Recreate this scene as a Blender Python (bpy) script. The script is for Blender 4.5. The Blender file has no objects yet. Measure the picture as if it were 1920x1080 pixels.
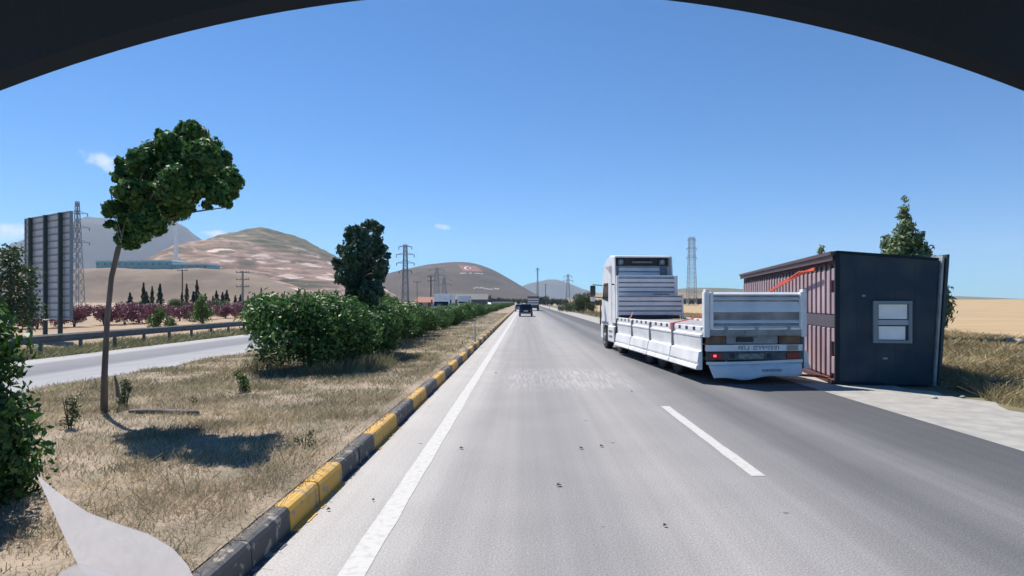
import bpy, bmesh, math, random
import numpy as np
from mathutils import Vector, Matrix
random.seed(7); RNG = np.random.default_rng(11)
C = bpy.context.scene
COL = C.collection
# ------------------------------------------------------------------ camera, sky, sun, exposure
HAZE = 0.00008
CH = 1.95; F = 1150.0; VX, VY = 983.0, 565.0
cam_d = bpy.data.cameras.new("camera"); cam = bpy.data.objects.new("camera", cam_d); COL.objects.link(cam)
cam.location = (0, 0, CH); cam.rotation_euler = (math.radians(90), 0, 0)
cam_d.sensor_width = 36; cam_d.lens = 36*F/1920
cam_d.shift_x = -(VX-960)/1920; cam_d.shift_y = (VY-540)/1920
cam_d.clip_start = 0.05; cam_d.clip_end = 30000
C.camera = cam
SUN_EL = math.radians(55)
SX, SY = -0.60, 0.80            # horizontal direction towards the sun (ahead, slightly left)
to_sun = Vector((SX*math.cos(SUN_EL), SY*math.cos(SUN_EL), math.sin(SUN_EL))).normalized()
sd = bpy.data.lights.new("sun", 'SUN'); sun = bpy.data.objects.new("sun", sd); COL.objects.link(sun)
sd.energy = 5.0; sd.angle = math.radians(0.5); sd.color = (1.0, 0.95, 0.885)
sun.rotation_euler = to_sun.to_track_quat('Z', 'Y').to_euler()
W = bpy.data.worlds.new("World"); C.world = W; W.use_nodes = True
wn = W.node_tree; wn.nodes.clear()
def WN(t, **k):
    n = wn.nodes.new(t)
    for a, b in k.items(): setattr(n, a, b)
    return n
sky = WN('ShaderNodeTexSky', sky_type='NISHITA', sun_disc=False)
sky.sun_elevation = SUN_EL; sky.sun_rotation = math.atan2(SX, SY)
sky.altitude = 1500; sky.air_density = 1.0; sky.dust_density = 0.3; sky.ozone_density = 4.0
bg = WN('ShaderNodeBackground'); bg.inputs[1].default_value = 0.092
out = WN('ShaderNodeOutputWorld')
tc = WN('ShaderNodeTexCoord')
def pdir(px, py):
    return Vector(((px-VX)/F, 1, (VY-py)/F)).normalized()
nz = WN('ShaderNodeTexNoise'); nz.inputs['Scale'].default_value = 42; nz.inputs['Detail'].default_value = 6
wn.links.new(tc.outputs['Generated'], nz.inputs['Vector'])
total = None
for (px, py, rx, ry) in ((203, 301, 30, 15), (222, 306, 18, 10), (833, 425, 13, 6), (12, 428, 34, 11), (-20, 436, 40, 18), (410, 438, 30, 6)):
    d = pdir(px, py); s = WN('ShaderNodeVectorMath', operation='SUBTRACT'); s.inputs[1].default_value = d
    wn.links.new(tc.outputs['Generated'], s.inputs[0])
    m = WN('ShaderNodeVectorMath', operation='MULTIPLY'); m.inputs[1].default_value = (F/rx*0.9, F/rx*0.9, F/ry*0.9)
    wn.links.new(s.outputs[0], m.inputs[0])
    l = WN('ShaderNodeVectorMath', operation='LENGTH'); wn.links.new(m.outputs[0], l.inputs[0])
    a = WN('ShaderNodeMath', operation='SUBTRACT'); a.inputs[0].default_value = 1.25; wn.links.new(l.outputs['Value'], a.inputs[1])
    if total is None: total = a
    else:
        mx = WN('ShaderNodeMath', operation='MAXIMUM'); wn.links.new(total.outputs[0], mx.inputs[0]); wn.links.new(a.outputs[0], mx.inputs[1]); total = mx
nn = WN('ShaderNodeMath', operation='SUBTRACT'); wn.links.new(nz.outputs[0], nn.inputs[0]); nn.inputs[1].default_value = 0.62
ad = WN('ShaderNodeMath', operation='MULTIPLY_ADD'); wn.links.new(nn.outputs[0], ad.inputs[0]); ad.inputs[1].default_value = 3.2; wn.links.new(total.outputs[0], ad.inputs[2])
mr = WN('ShaderNodeMapRange'); mr.inputs['From Min'].default_value = 0.0; mr.inputs['From Max'].default_value = 0.9; mr.inputs['To Max'].default_value = 0.85
wn.links.new(ad.outputs[0], mr.inputs['Value'])
mc = WN('ShaderNodeMix', data_type='RGBA'); wn.links.new(mr.outputs[0], mc.inputs['Factor'])
tint = WN('ShaderNodeMix', data_type='RGBA', blend_type='MULTIPLY'); tint.inputs['Factor'].default_value = 1.0
wn.links.new(sky.outputs[0], tint.inputs['A']); tint.inputs['B'].default_value = (0.27, 0.69, 0.98, 1)
wn.links.new(tint.outputs['Result'], mc.inputs['A']); mc.inputs['B'].default_value = (6.0, 6.9, 8.4, 1)
wn.links.new(mc.outputs['Result'], bg.inputs[0]); wn.links.new(bg.outputs[0], out.inputs[0])
C.view_settings.view_transform = 'Standard'; C.view_settings.look = 'None'; C.view_settings.gamma = 1
C.view_settings.exposure = 0.5
C.cycles.volume_bounces = 1; C.cycles.max_bounces = 8; C.cycles.transparent_max_bounces = 8

# ------------------------------------------------------------------ helpers
def P(px, py, Y):
    return Vector(((px-VX)/F*Y, Y, CH-(py-VY)/F*Y))
def tag(o, label=None, cat=None, group=None, kind=None):
    if label: o['label'] = label
    if cat: o['category'] = cat
    if group: o['group'] = group
    if kind: o['kind'] = kind
    return o
class MB:
    def __init__(s): s.v = []; s.f = []; s.m = []
    def add(s, vs, fs, mi=0):
        b = len(s.v); s.v += [tuple(v) for v in vs]
        for f in fs: s.f.append(tuple(b+i for i in f)); s.m.append(mi)
        return s
    def box(s, x0, x1, y0, y1, z0, z1, mi=0):
        vs = [(x0,y0,z0),(x1,y0,z0),(x1,y1,z0),(x0,y1,z0),(x0,y0,z1),(x1,y0,z1),(x1,y1,z1),(x0,y1,z1)]
        return s.add(vs, [(0,3,2,1),(4,5,6,7),(0,1,5,4),(1,2,6,5),(2,3,7,6),(3,0,4,7)], mi)
    def beam(s, a, b, w, h=None, mi=0):
        a = Vector(a); b = Vector(b); h = h or w; d = (b-a).normalized()
        u = d.cross(Vector((0,0,1)))
        if u.length < 1e-3: u = Vector((1,0,0))
        u.normalize(); t = u.cross(d)
        vs = [p+u*(i*w/2)+t*(j*h/2) for p in (a, b) for i, j in ((-1,-1),(1,-1),(1,1),(-1,1))]
        return s.add(vs, [(0,1,2,3),(7,6,5,4),(0,4,5,1),(1,5,6,2),(2,6,7,3),(3,7,4,0)], mi)
    def tube(s, pts, rad, n=8, mi=0):
        pts = [Vector(p) for p in pts]; rings = []
        for i, p in enumerate(pts):
            d = (pts[min(i+1, len(pts)-1)]-pts[max(i-1, 0)]).normalized()
            u = d.cross(Vector((0.13,0.97,0.2))).normalized(); t = d.cross(u)
            r = rad[i] if hasattr(rad, '__len__') else rad
            rings.append([p+(u*math.cos(2*math.pi*k/n)+t*math.sin(2*math.pi*k/n))*r for k in range(n)])
        b = [v for r in rings for v in r]; fs = []
        for i in range(len(pts)-1):
            for k in range(n): fs.append((i*n+k, i*n+(k+1)%n, (i+1)*n+(k+1)%n, (i+1)*n+k))
        fs.append(tuple(range(n))[::-1]); fs.append(tuple((len(pts)-1)*n+k for k in range(n)))
        return s.add(b, fs, mi)
    def prism(s, prof, y0, y1, mi=0, axis='y'):
        n = len(prof)
        if axis == 'y': vs = [(x, y0, z) for x, z in prof]+[(x, y1, z) for x, z in prof]
        elif axis == 'x': vs = [(y0, x, z) for x, z in prof]+[(y1, x, z) for x, z in prof]
        else: vs = [(x, z, y0) for x, z in prof]+[(x, z, y1) for x, z in prof]
        fs = [(i, (i+1)%n, n+(i+1)%n, n+i) for i in range(n)]+[tuple(range(n))[::-1], tuple(range(n, 2*n))]
        return s.add(vs, fs, mi)
    def lathe(s, prof, c, axis='x', n=24, mi=0):   # prof: (along, radius)
        vs = []
        for a, r in prof:
            for k in range(n):
                t = 2*math.pi*k/n; p = (a, r*math.cos(t), r*math.sin(t)) if axis == 'x' else (r*math.cos(t), r*math.sin(t), a)
                vs.append((c[0]+p[0], c[1]+p[1], c[2]+p[2]))
        fs = [(i*n+k, i*n+(k+1)%n, (i+1)*n+(k+1)%n, (i+1)*n+k) for i in range(len(prof)-1) for k in range(n)]
        fs.append(tuple(range(n))[::-1]); fs.append(tuple((len(prof)-1)*n+k for k in range(n)))
        return s.add(vs, fs, mi)
    def build(s, name, mats, parent=None, bevel=0, smooth=False):
        me = bpy.data.meshes.new(name); me.from_pydata(s.v, [], s.f)
        mats = mats if isinstance(mats, (list, tuple)) else [mats]
        for m in mats: me.materials.append(m)
        if len(mats) > 1: me.polygons.foreach_set('material_index', s.m)
        bm = bmesh.new(); bm.from_mesh(me); bmesh.ops.recalc_face_normals(bm, faces=bm.faces); bm.to_mesh(me); bm.free()
        if smooth: me.polygons.foreach_set('use_smooth', [True]*len(me.polygons))
        me.update(); o = bpy.data.objects.new(name, me); COL.objects.link(o)
        if parent: o.parent = parent
        if bevel:
            b = o.modifiers.new('b', 'BEVEL'); b.width = bevel; b.segments = 2; b.limit_method = 'ANGLE'
        return o
def np_mesh(name, V, Fc, mat, parent=None, smooth=False):
    me = bpy.data.meshes.new(name); n = len(V); k = Fc.shape[1]; m = len(Fc)
    me.vertices.add(n); me.vertices.foreach_set('co', V.astype(np.float32).ravel())
    me.loops.add(m*k); me.loops.foreach_set('vertex_index', Fc.astype(np.int32).ravel())
    me.polygons.add(m); me.polygons.foreach_set('loop_start', np.arange(0, m*k, k, dtype=np.int32))
    me.polygons.foreach_set('loop_total', np.full(m, k, dtype=np.int32))
    if smooth: me.polygons.foreach_set('use_smooth', np.ones(m, dtype=bool))
    me.materials.append(mat); me.update(); me.validate()
    if name is None: return me
    o = bpy.data.objects.new(name, me); COL.objects.link(o)
    if parent: o.parent = parent
    return o
def empty(name, loc=(0,0,0), rz=0):
    o = bpy.data.objects.new(name, None); COL.objects.link(o); o.location = loc; o.rotation_euler.z = rz
    o.empty_display_size = 0.3
    return o
def copy_tree(o, parent=None):
    c = o.copy(); COL.objects.link(c); c.parent = parent
    for ch in [x for x in o.children]: copy_tree(ch, c)
    return c
# materials
def M(name, col, rough=0.7, metal=0, var=0.0, scale=5.0, col2=None, bump=0.0, bscale=None, coords='Object', spec=0.5, stretch=(1,1,1), detail=6, lo=0.35, hi=0.65):
    m = bpy.data.materials.new(name); m.use_nodes = True; nt = m.node_tree; b = nt.nodes['Principled BSDF']
    b.inputs['Roughness'].default_value = rough; b.inputs['Metallic'].default_value = metal
    b.inputs['Specular IOR Level'].default_value = spec
    b.inputs['Base Color'].default_value = (*col, 1)
    if var or col2 or bump:
        t = nt.nodes.new('ShaderNodeTexCoord'); mp = nt.nodes.new('ShaderNodeMapping'); mp.inputs['Scale'].default_value = stretch
        nt.links.new(t.outputs[coords], mp.inputs[0])
        n = nt.nodes.new('ShaderNodeTexNoise'); n.inputs['Scale'].default_value = scale; n.inputs['Detail'].default_value = detail
        nt.links.new(mp.outputs[0], n.inputs[0])
        r = nt.nodes.new('ShaderNodeValToRGB'); c2 = col2 or tuple(c*(1-var) for c in col)
        r.color_ramp.elements[0].position = lo; r.color_ramp.elements[0].color = (*c2, 1)
        r.color_ramp.elements[1].position = hi; r.color_ramp.elements[1].color = (*col, 1)
        nt.links.new(n.outputs[0], r.inputs[0]); nt.links.new(r.outputs[0], b.inputs['Base Color'])
        if bump:
            bp = nt.nodes.new('ShaderNodeBump'); bp.inputs['Strength'].default_value = bump; bp.inputs['Distance'].default_value = 0.05
            n2 = nt.nodes.new('ShaderNodeTexNoise'); n2.inputs['Scale'].default_value = bscale or scale*3; n2.inputs['Detail'].default_value = 5
            nt.links.new(mp.outputs[0], n2.inputs[0]); nt.links.new(n2.outputs[0], bp.inputs['Height']); nt.links.new(bp.outputs[0], b.inputs['Normal'])
    return m
def Mleaf(name, cols, rough=0.55, trans=0.25, spec=0.4, scale=None):
    m = bpy.data.materials.new(name); m.use_nodes = True; nt = m.node_tree; b = nt.nodes['Principled BSDF']; o = nt.nodes['Material Output']
    g = nt.nodes.new('ShaderNodeNewGeometry'); r = nt.nodes.new('ShaderNodeValToRGB')
    for i in range(len(cols)-2): r.color_ramp.elements.new(0.5)
    for i, c in enumerate(cols):
        r.color_ramp.elements[i].position = i/(len(cols)-1); r.color_ramp.elements[i].color = (*c, 1)
    nt.links.new(g.outputs['Random Per Island'], r.inputs[0])
    src = r.outputs[0]
    if scale:
        t = nt.nodes.new('ShaderNodeTexCoord'); n = nt.nodes.new('ShaderNodeTexNoise'); n.inputs['Scale'].default_value = scale; n.inputs['Detail'].default_value = 3
        nt.links.new(t.outputs['Object'], n.inputs[0])
        h = nt.nodes.new('ShaderNodeMapRange'); h.inputs['From Min'].default_value = .35; h.inputs['From Max'].default_value = .65; h.inputs['To Min'].default_value = .55; h.inputs['To Max'].default_value = 1.35
        nt.links.new(n.outputs[0], h.inputs[0])
        x = nt.nodes.new('ShaderNodeVectorMath'); x.operation = 'SCALE'; nt.links.new(src, x.inputs[0]); nt.links.new(h.outputs[0], x.inputs['Scale']); src = x.outputs[0]
    nt.links.new(src, b.inputs['Base Color'])
    b.inputs['Roughness'].default_value = rough; b.inputs['Specular IOR Level'].default_value = spec
    if trans:
        t = nt.nodes.new('ShaderNodeBsdfTranslucent'); mx = nt.nodes.new('ShaderNodeMixShader'); mx.inputs[0].default_value = trans
        nt.links.new(src, t.inputs[0])
        nt.links.new(b.outputs[0], mx.inputs[1]); nt.links.new(t.outputs[0], mx.inputs[2]); nt.links.new(mx.outputs[0], o.inputs[0])
    return m
def nodes(m): return m.node_tree.nodes, m.node_tree.links, m.node_tree.nodes['Principled BSDF']
# vectorised value noise
_perm = RNG.random((256, 256))
def vnoise(x, y):
    xi = np.floor(x).astype(int); yi = np.floor(y).astype(int); fx = x-xi; fy = y-yi
    fx = fx*fx*(3-2*fx); fy = fy*fy*(3-2*fy)
    g = lambda a, b: _perm[a % 256, b % 256]
    return (g(xi,yi)*(1-fx)+g(xi+1,yi)*fx)*(1-fy)+(g(xi,yi+1)*(1-fx)+g(xi+1,yi+1)*fx)*fy-0.5
def fbm(x, y, o=5):
    s = 0; a = 1
    for i in range(o): s = s+a*vnoise(x*2**i+17.3*i, y*2**i+5.1*i); a *= 0.5
    return s
def smooth(a, b, x):
    t = np.clip((x-a)/(b-a), 0, 1); return t*t*(3-2*t)
def grid(name, fn, x0, x1, y0, y1, nx, ny, mat, label=None):
    X, Y = np.meshgrid(np.linspace(x0, x1, nx), np.linspace(y0, y1, ny)); Z = fn(X, Y)
    V = np.stack([X.ravel(), Y.ravel(), Z.ravel()], 1)
    i = (np.arange(ny-1)[:, None]*nx+np.arange(nx-1)[None, :]).ravel()
    o = np_mesh(name, V, np.stack([i, i+1, i+nx+1, i+nx], 1), mat, smooth=True)
    tag(o, kind='structure'); return o
# leaves
def leaf_mesh(name, pts, nrm, size, mat, parent=None, aspect=0.5, spread=0.8, droop=0.0, axis=None):
    n = len(pts)
    N = nrm+RNG.normal(0, spread, (n, 3)); N /= np.linalg.norm(N, axis=1)[:, None]+1e-9
    T = RNG.normal(0, 1, (n, 3))+(np.array(axis) if axis is not None else 0); T[:, 2] -= droop
    T -= (T*N).sum(1)[:, None]*N; T /= np.linalg.norm(T, axis=1)[:, None]+1e-9
    B = np.cross(N, T)
    s = (size*RNG.uniform(0.6, 1.35, n))[:, None] if not hasattr(size, 'shape') else size[:, None]
    a = pts-T*s*0.5; c = pts+T*s*0.5-N*s*0.12; l = pts+B*s*aspect*0.5+N*s*0.08; r = pts-B*s*aspect*0.5+N*s*0.08
    V = np.stack([a, l, c, r], 1).reshape(-1, 3); Fc = np.arange(4*n).reshape(-1, 4)
    return np_mesh(name, V, Fc, mat, parent)
def clump_points(clumps, n, flat=0.9, shell=0.55):
    # clumps: (x,y,z,r); leaves mostly near each clump's surface
    cl = np.array(clumps, float); w = cl[:, 3]**2; idx = RNG.choice(len(cl), n, p=w/w.sum())
    d = RNG.normal(0, 1, (n, 3)); d /= np.linalg.norm(d, axis=1)[:, None]
    r = cl[idx, 3]*(shell+(1-shell)*RNG.random(n)**0.5)*(1+0.17*np.clip(RNG.normal(0, 1, n), -2, 1.3))
    p = cl[idx, :3]+d*r[:, None]*np.array([1, 1, flat])
    return p, d
def inner_core(clumps, k=0.72):
    m = MB()
    for x, y, z, r in clumps:
        bm = bmesh.new(); bmesh.ops.create_icosphere(bm, subdivisions=1, radius=r*k)
        m.add([(v.co.x+x, v.co.y+y, v.co.z+z) for v in bm.verts], [tuple(v.index for v in f.verts) for f in bm.faces]); bm.free()
    return m
# ------------------------------------------------------------------ the setting
# road surface: colour really worn in bands along the lanes (tyre tracks, pale gutter strip, darker repaved lane)
def road_mat(name, stops, x0, x1, base_scale=1.0, patch=True):
    m = M(name, (0.2,0.2,0.2), rough=0.85, spec=0.3); N, L, B = nodes(m)
    t = N.new('ShaderNodeTexCoord'); sx = N.new('ShaderNodeSeparateXYZ'); L.new(t.outputs['Object'], sx.inputs[0])
    mp = N.new('ShaderNodeMapping'); mp.inputs['Scale'].default_value = (0.9, 0.07, 1); L.new(t.outputs['Object'], mp.inputs[0])
    n1 = N.new('ShaderNodeTexNoise'); n1.inputs['Scale'].default_value = 1.3; n1.inputs['Detail'].default_value = 5; L.new(mp.outputs[0], n1.inputs[0])
    w = N.new('ShaderNodeMath'); w.operation = 'MULTIPLY_ADD'; L.new(n1.outputs[0], w.inputs[0]); w.inputs[1].default_value = 0.55; L.new(sx.outputs[0], w.inputs[2])
    r = N.new('ShaderNodeMapRange'); r.inputs['From Min'].default_value = x0+0.27; r.inputs['From Max'].default_value = x1+0.27; L.new(w.outputs[0], r.inputs[0])
    mpS = N.new('ShaderNodeMapping'); mpS.inputs['Scale'].default_value = (3.2, 0.035, 1); L.new(t.outputs['Object'], mpS.inputs[0])
    nS = N.new('ShaderNodeTexNoise'); nS.inputs['Scale'].default_value = 1.6; nS.inputs['Detail'].default_value = 6; L.new(mpS.outputs[0], nS.inputs[0])
    cr = N.new('ShaderNodeValToRGB'); cr.color_ramp.interpolation = 'EASE'
    for _ in range(len(stops)-2): cr.color_ramp.elements.new(0.5)
    for i, (x, c) in enumerate(stops):
        cr.color_ramp.elements[i].position = (x-x0)/(x1-x0); cr.color_ramp.elements[i].color = (*c, 1)
    L.new(r.outputs[0], cr.inputs[0])
    # aggregate
    n2 = N.new('ShaderNodeTexNoise'); n2.inputs['Scale'].default_value = 55; n2.inputs['Detail'].default_value = 4; L.new(t.outputs['Object'], n2.inputs[0])
    n3 = N.new('ShaderNodeTexNoise'); n3.inputs['Scale'].default_value = 0.8; n3.inputs['Detail'].default_value = 7; L.new(t.outputs['Object'], n3.inputs[0])
    v = N.new('ShaderNodeTexVoronoi'); v.inputs['Scale'].default_value = 60; L.new(t.outputs['Object'], v.inputs[0])
    a = N.new('ShaderNodeMapRange'); a.inputs['From Min'].default_value = .3; a.inputs['From Max'].default_value = .7; a.inputs['To Min'].default_value = .78; a.inputs['To Max'].default_value = 1.2; L.new(n2.outputs[0], a.inputs[0])
    b = N.new('ShaderNodeMapRange'); b.inputs['From Min'].default_value = .3; b.inputs['From Max'].default_value = .7; b.inputs['To Min'].default_value = .94; b.inputs['To Max'].default_value = 1.05; L.new(n3.outputs[0], b.inputs[0])
    # sparse dark specks (stones, oil spots)
    v2 = N.new('ShaderNodeTexVoronoi'); v2.inputs['Scale'].default_value = 1.1; v2.inputs['Randomness'].default_value = 1; L.new(t.outputs['Object'], v2.inputs[0])
    sp = N.new('ShaderNodeMapRange'); sp.inputs['From Min'].default_value = .02; sp.inputs['From Max'].default_value = .045; sp.inputs['To Min'].default_value = .45; sp.inputs['To Max'].default_value = 1; L.new(v2.outputs['Distance'], sp.inputs[0])
    st = N.new('ShaderNodeMapRange'); st.inputs['From Min'].default_value = .3; st.inputs['From Max'].default_value = .7; st.inputs['To Min'].default_value = .92; st.inputs['To Max'].default_value = 1.07; L.new(nS.outputs[0], st.inputs[0])
    m0 = N.new('ShaderNodeMath'); m0.operation = 'MULTIPLY'; L.new(st.outputs[0], m0.inputs[0]); L.new(b.outputs[0], m0.inputs[1])
    m1 = N.new('ShaderNodeMath'); m1.operation = 'MULTIPLY'; L.new(a.outputs[0], m1.inputs[0]); L.new(m0.outputs[0], m1.inputs[1])
    m2 = N.new('ShaderNodeMath'); m2.operation = 'MULTIPLY'; L.new(m1.outputs[0], m2.inputs[0]); L.new(sp.outputs[0], m2.inputs[1])
    last = m2
    if patch:   # pale streaked patch across our lane
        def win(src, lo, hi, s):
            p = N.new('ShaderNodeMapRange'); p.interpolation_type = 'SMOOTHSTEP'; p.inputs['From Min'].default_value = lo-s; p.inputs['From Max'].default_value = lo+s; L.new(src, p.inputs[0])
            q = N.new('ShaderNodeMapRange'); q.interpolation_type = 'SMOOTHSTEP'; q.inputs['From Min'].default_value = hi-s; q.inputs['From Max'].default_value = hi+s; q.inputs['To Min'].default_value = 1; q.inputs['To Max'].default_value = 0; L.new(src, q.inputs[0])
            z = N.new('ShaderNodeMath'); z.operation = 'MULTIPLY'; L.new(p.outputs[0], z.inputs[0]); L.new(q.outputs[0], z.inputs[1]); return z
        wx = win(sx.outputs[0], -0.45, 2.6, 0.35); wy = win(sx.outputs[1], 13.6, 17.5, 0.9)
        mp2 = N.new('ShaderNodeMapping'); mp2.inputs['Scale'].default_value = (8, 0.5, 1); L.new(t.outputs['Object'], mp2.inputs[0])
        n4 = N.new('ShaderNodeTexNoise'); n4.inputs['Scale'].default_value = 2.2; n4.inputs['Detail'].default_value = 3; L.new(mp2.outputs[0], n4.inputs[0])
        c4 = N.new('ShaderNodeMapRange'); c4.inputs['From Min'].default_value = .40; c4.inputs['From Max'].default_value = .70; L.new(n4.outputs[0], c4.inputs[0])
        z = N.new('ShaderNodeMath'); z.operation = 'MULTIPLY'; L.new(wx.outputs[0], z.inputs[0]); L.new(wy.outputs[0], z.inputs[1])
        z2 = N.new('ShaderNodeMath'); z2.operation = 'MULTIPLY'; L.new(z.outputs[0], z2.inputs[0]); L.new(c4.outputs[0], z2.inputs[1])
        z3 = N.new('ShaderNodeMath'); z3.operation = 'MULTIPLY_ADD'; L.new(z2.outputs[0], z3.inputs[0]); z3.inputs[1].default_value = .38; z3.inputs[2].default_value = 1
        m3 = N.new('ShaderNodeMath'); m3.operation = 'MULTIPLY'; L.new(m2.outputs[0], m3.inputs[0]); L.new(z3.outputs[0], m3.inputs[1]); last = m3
    vm = N.new('ShaderNodeVectorMath'); vm.operation = 'SCALE'; L.new(cr.outputs[0], vm.inputs[0]); L.new(last.outputs[0], vm.inputs['Scale'])
    L.new(vm.outputs[0], B.inputs['Base Color'])
    bp = N.new('ShaderNodeBump'); bp.inputs['Strength'].default_value = .35; bp.inputs['Distance'].default_value = .01; L.new(v.outputs['Distance'], bp.inputs['Height']); L.new(bp.outputs[0], B.inputs['Normal'])
    return m
g = lambda v, w=0.0, bl=0.03: (v*(1+w), v, v*(1+bl))
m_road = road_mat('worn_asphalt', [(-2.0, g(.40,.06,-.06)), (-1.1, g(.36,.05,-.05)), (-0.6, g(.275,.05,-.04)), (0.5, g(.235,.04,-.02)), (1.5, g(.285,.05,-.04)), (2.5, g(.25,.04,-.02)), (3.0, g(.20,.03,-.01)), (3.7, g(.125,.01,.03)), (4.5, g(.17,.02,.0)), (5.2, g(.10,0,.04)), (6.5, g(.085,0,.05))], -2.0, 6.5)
m_road2 = road_mat('pale_asphalt', [(-16.6, g(.36,.04,0)), (-15.6, g(.34,.03,0)), (-14.9, g(.20,0,.06)), (-13.2, g(.16,0,.08)), (-12.4, g(.28,0,.03)), (-10.2, g(.33,.02,.0))], -16.6, -10.0, patch=False)
m_shoulder = M('shoulder_gravel', (.38,.36,.325), .9, var=.22, scale=3, bump=.3, bscale=60)
m_paint = M('worn_white_paint', (.49,.475,.445), .75, col2=(.40,.39,.37), scale=14, lo=.32, hi=.52, detail=8)
m_soil = M('median_soil', (.36,.28,.20), .95, col2=(.21,.175,.12), scale=1.6, bump=.6, bscale=20, detail=8)
m_ground = M('field_soil', (.38,.265,.165), .95, col2=(.27,.195,.12), scale=.05, bump=.3, bscale=3, detail=10)
m_wheat = M('wheat_stubble', (.44,.31,.165), .95, col2=(.34,.24,.125), scale=.25, bump=.5, bscale=5, stretch=(.35,1.6,1), detail=9)
m_verge = M('verge_soil', (.20,.165,.085), .95, col2=(.12,.12,.05), scale=.8, bump=.5, bscale=15, detail=8)

def sheet(name, x0, x1, y0, y1, z, mat, ny=1):
    m = MB()
    for i in range(ny):
        a = y0+(y1-y0)*i/ny; b = y0+(y1-y0)*(i+1)/ny
        m.add([(x0,a,z),(x1,a,z),(x1,b,z),(x0,b,z)], [(0,1,2,3)])
    return tag(m.build(name, mat), kind='structure')
tag(sheet('ground', -7800, 7800, -60, 7800, -0.09, m_ground), kind='structure')
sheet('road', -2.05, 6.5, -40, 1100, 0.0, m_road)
sheet('opposite_road', -16.4, -10.1, -40, 1100, 0.0, m_road2)
# right shoulder with an uneven outer edge
m = MB(); ys = [-40]+list(np.arange(-38, 160, .45))+[1100]
for i in range(len(ys)-1):
    e0 = 8.85+.16*math.sin(ys[i]*1.7)+.12*math.sin(ys[i]*4.3+1)+.08*math.sin(ys[i]*9.1); e1 = 8.85+.16*math.sin(ys[i+1]*1.7)+.12*math.sin(ys[i+1]*4.3+1)+.08*math.sin(ys[i+1]*9.1)
    m.add([(6.46,ys[i],-.012),(e0,ys[i],-.012),(e1,ys[i+1],-.012),(6.46,ys[i+1],-.012)], [(0,1,2,3)])
tag(m.build('gravel_shoulder', m_shoulder), kind='structure')
sheet('grass_verge', 8.5, 33, -40, 1100, -0.03, m_verge)
sheet('opposite_verge', -19.4, -16.35, -40, 900, -0.03, m_verge)
# wheat field, gently rising away from the road
def wheat_h(X, Y): return -0.02+3.2*smooth(30, 330, X)*smooth(20, 260, Y)+.4*fbm(X*.02, Y*.02, 3)*smooth(30, 90, X)
grid('wheat_field', wheat_h, 13.5, 620, 24, 620, 90, 90, m_wheat)
# median: soil bank between the two carriageways
def med_h(X, Y):
    e = smooth(-10.15, -9.3, X)*(1-smooth(-2.6, -2.3, X)*0.0)
    return -0.03+0.25*e+.05*fbm(X*1.1, Y*1.1, 4)*np.clip((-2.0-X)*1.2,.15,1)*e
m1 = grid('median_soil', med_h, -10.35, -2.13, -6, 70, 60, 420, m_soil)
m2 = grid('median_soil', med_h, -10.35, -2.13, 69.9, 1000, 14, 80, m_soil)

# kerb with alternating black and yellow paint (real paint, alternating every 1.45 m)
def kerb_mat(name, yel, blk):
    m = M(name, yel, .75); N, L, B = nodes(m)
    t = N.new('ShaderNodeTexCoord'); s = N.new('ShaderNodeSeparateXYZ'); L.new(t.outputs['Object'], s.inputs[0])
    n = N.new('ShaderNodeTexNoise'); n.inputs['Scale'].default_value = 6; n.inputs['Detail'].default_value = 6; L.new(t.outputs['Object'], n.inputs[0])
    a = N.new('ShaderNodeMath'); a.operation = 'MULTIPLY_ADD'; L.new(n.outputs[0], a.inputs[0]); a.inputs[1].default_value = .12; L.new(s.outputs[1], a.inputs[2])
    b = N.new('ShaderNodeMath'); b.operation = 'SUBTRACT'; L.new(a.outputs[0], b.inputs[0]); b.inputs[1].default_value = 5.24
    d = N.new('ShaderNodeMath'); d.operation = 'DIVIDE'; L.new(b.outputs[0], d.inputs[0]); d.inputs[1].default_value = 2.9
    f = N.new('ShaderNodeMath'); f.operation = 'FRACT'; L.new(d.outputs[0], f.inputs[0])
    g_ = N.new('ShaderNodeMath'); g_.operation = 'GREATER_THAN'; L.new(f.outputs[0], g_.inputs[0]); g_.inputs[1].default_value = .5
    n2 = N.new('ShaderNodeTexNoise'); n2.inputs['Scale'].default_value = 9; n2.inputs['Detail'].default_value = 10; L.new(t.outputs['Object'], n2.inputs[0])
    w = N.new('ShaderNodeMapRange'); w.inputs['From Min'].default_value = .58; w.inputs['From Max'].default_value = .63; L.new(n2.outputs[0], w.inputs[0])
    x = N.new('ShaderNodeMix'); x.data_type = 'RGBA'; L.new(g_.outputs[0], x.inputs['Factor']); x.inputs['A'].default_value = (*yel, 1); x.inputs['B'].default_value = (*blk, 1)
    y = N.new('ShaderNodeMix'); y.data_type = 'RGBA'; L.new(w.outputs[0], y.inputs['Factor']); L.new(x.outputs['Result'], y.inputs['A']); y.inputs['B'].default_value = (.26,.23,.19, 1)
    L.new(y.outputs['Result'], B.inputs['Base Color']); return m
m_kerb = kerb_mat('kerb_paint', (.56,.32,.055), (.060,.060,.064))
m = MB(); y = -4.96-1.45*6
prof = [(-2.20,-.05),(-1.97,-.05),(-1.982,.17),(-2.0,.20),(-2.03,.212),(-2.20,.212)]
k = 0
while y < 90:
    j = random.uniform(-.008, .008); m.prism([(a+j, b+j*.4) for a, b in prof], y+.006, y+.7185)
    y += .725
m.prism(prof, 90, 1100)
tag(m.build('kerb', m_kerb), kind='structure')
# paint slopped over onto the gutter along the kerb
m = MB(); y = -3.0
while y < 70:
    st = .12; w0 = .035+.04*random.random(); 
    m.add([(-1.972,y,.006),(-1.972+w0,y+.01,.006),(-1.972+w0*random.uniform(.6,1.2),y+st,.006),(-1.972,y+st,.006)], [(0,1,2,3)]); y += st
tag(m.build('kerb_paint_spill', m_kerb), kind='structure')
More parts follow.
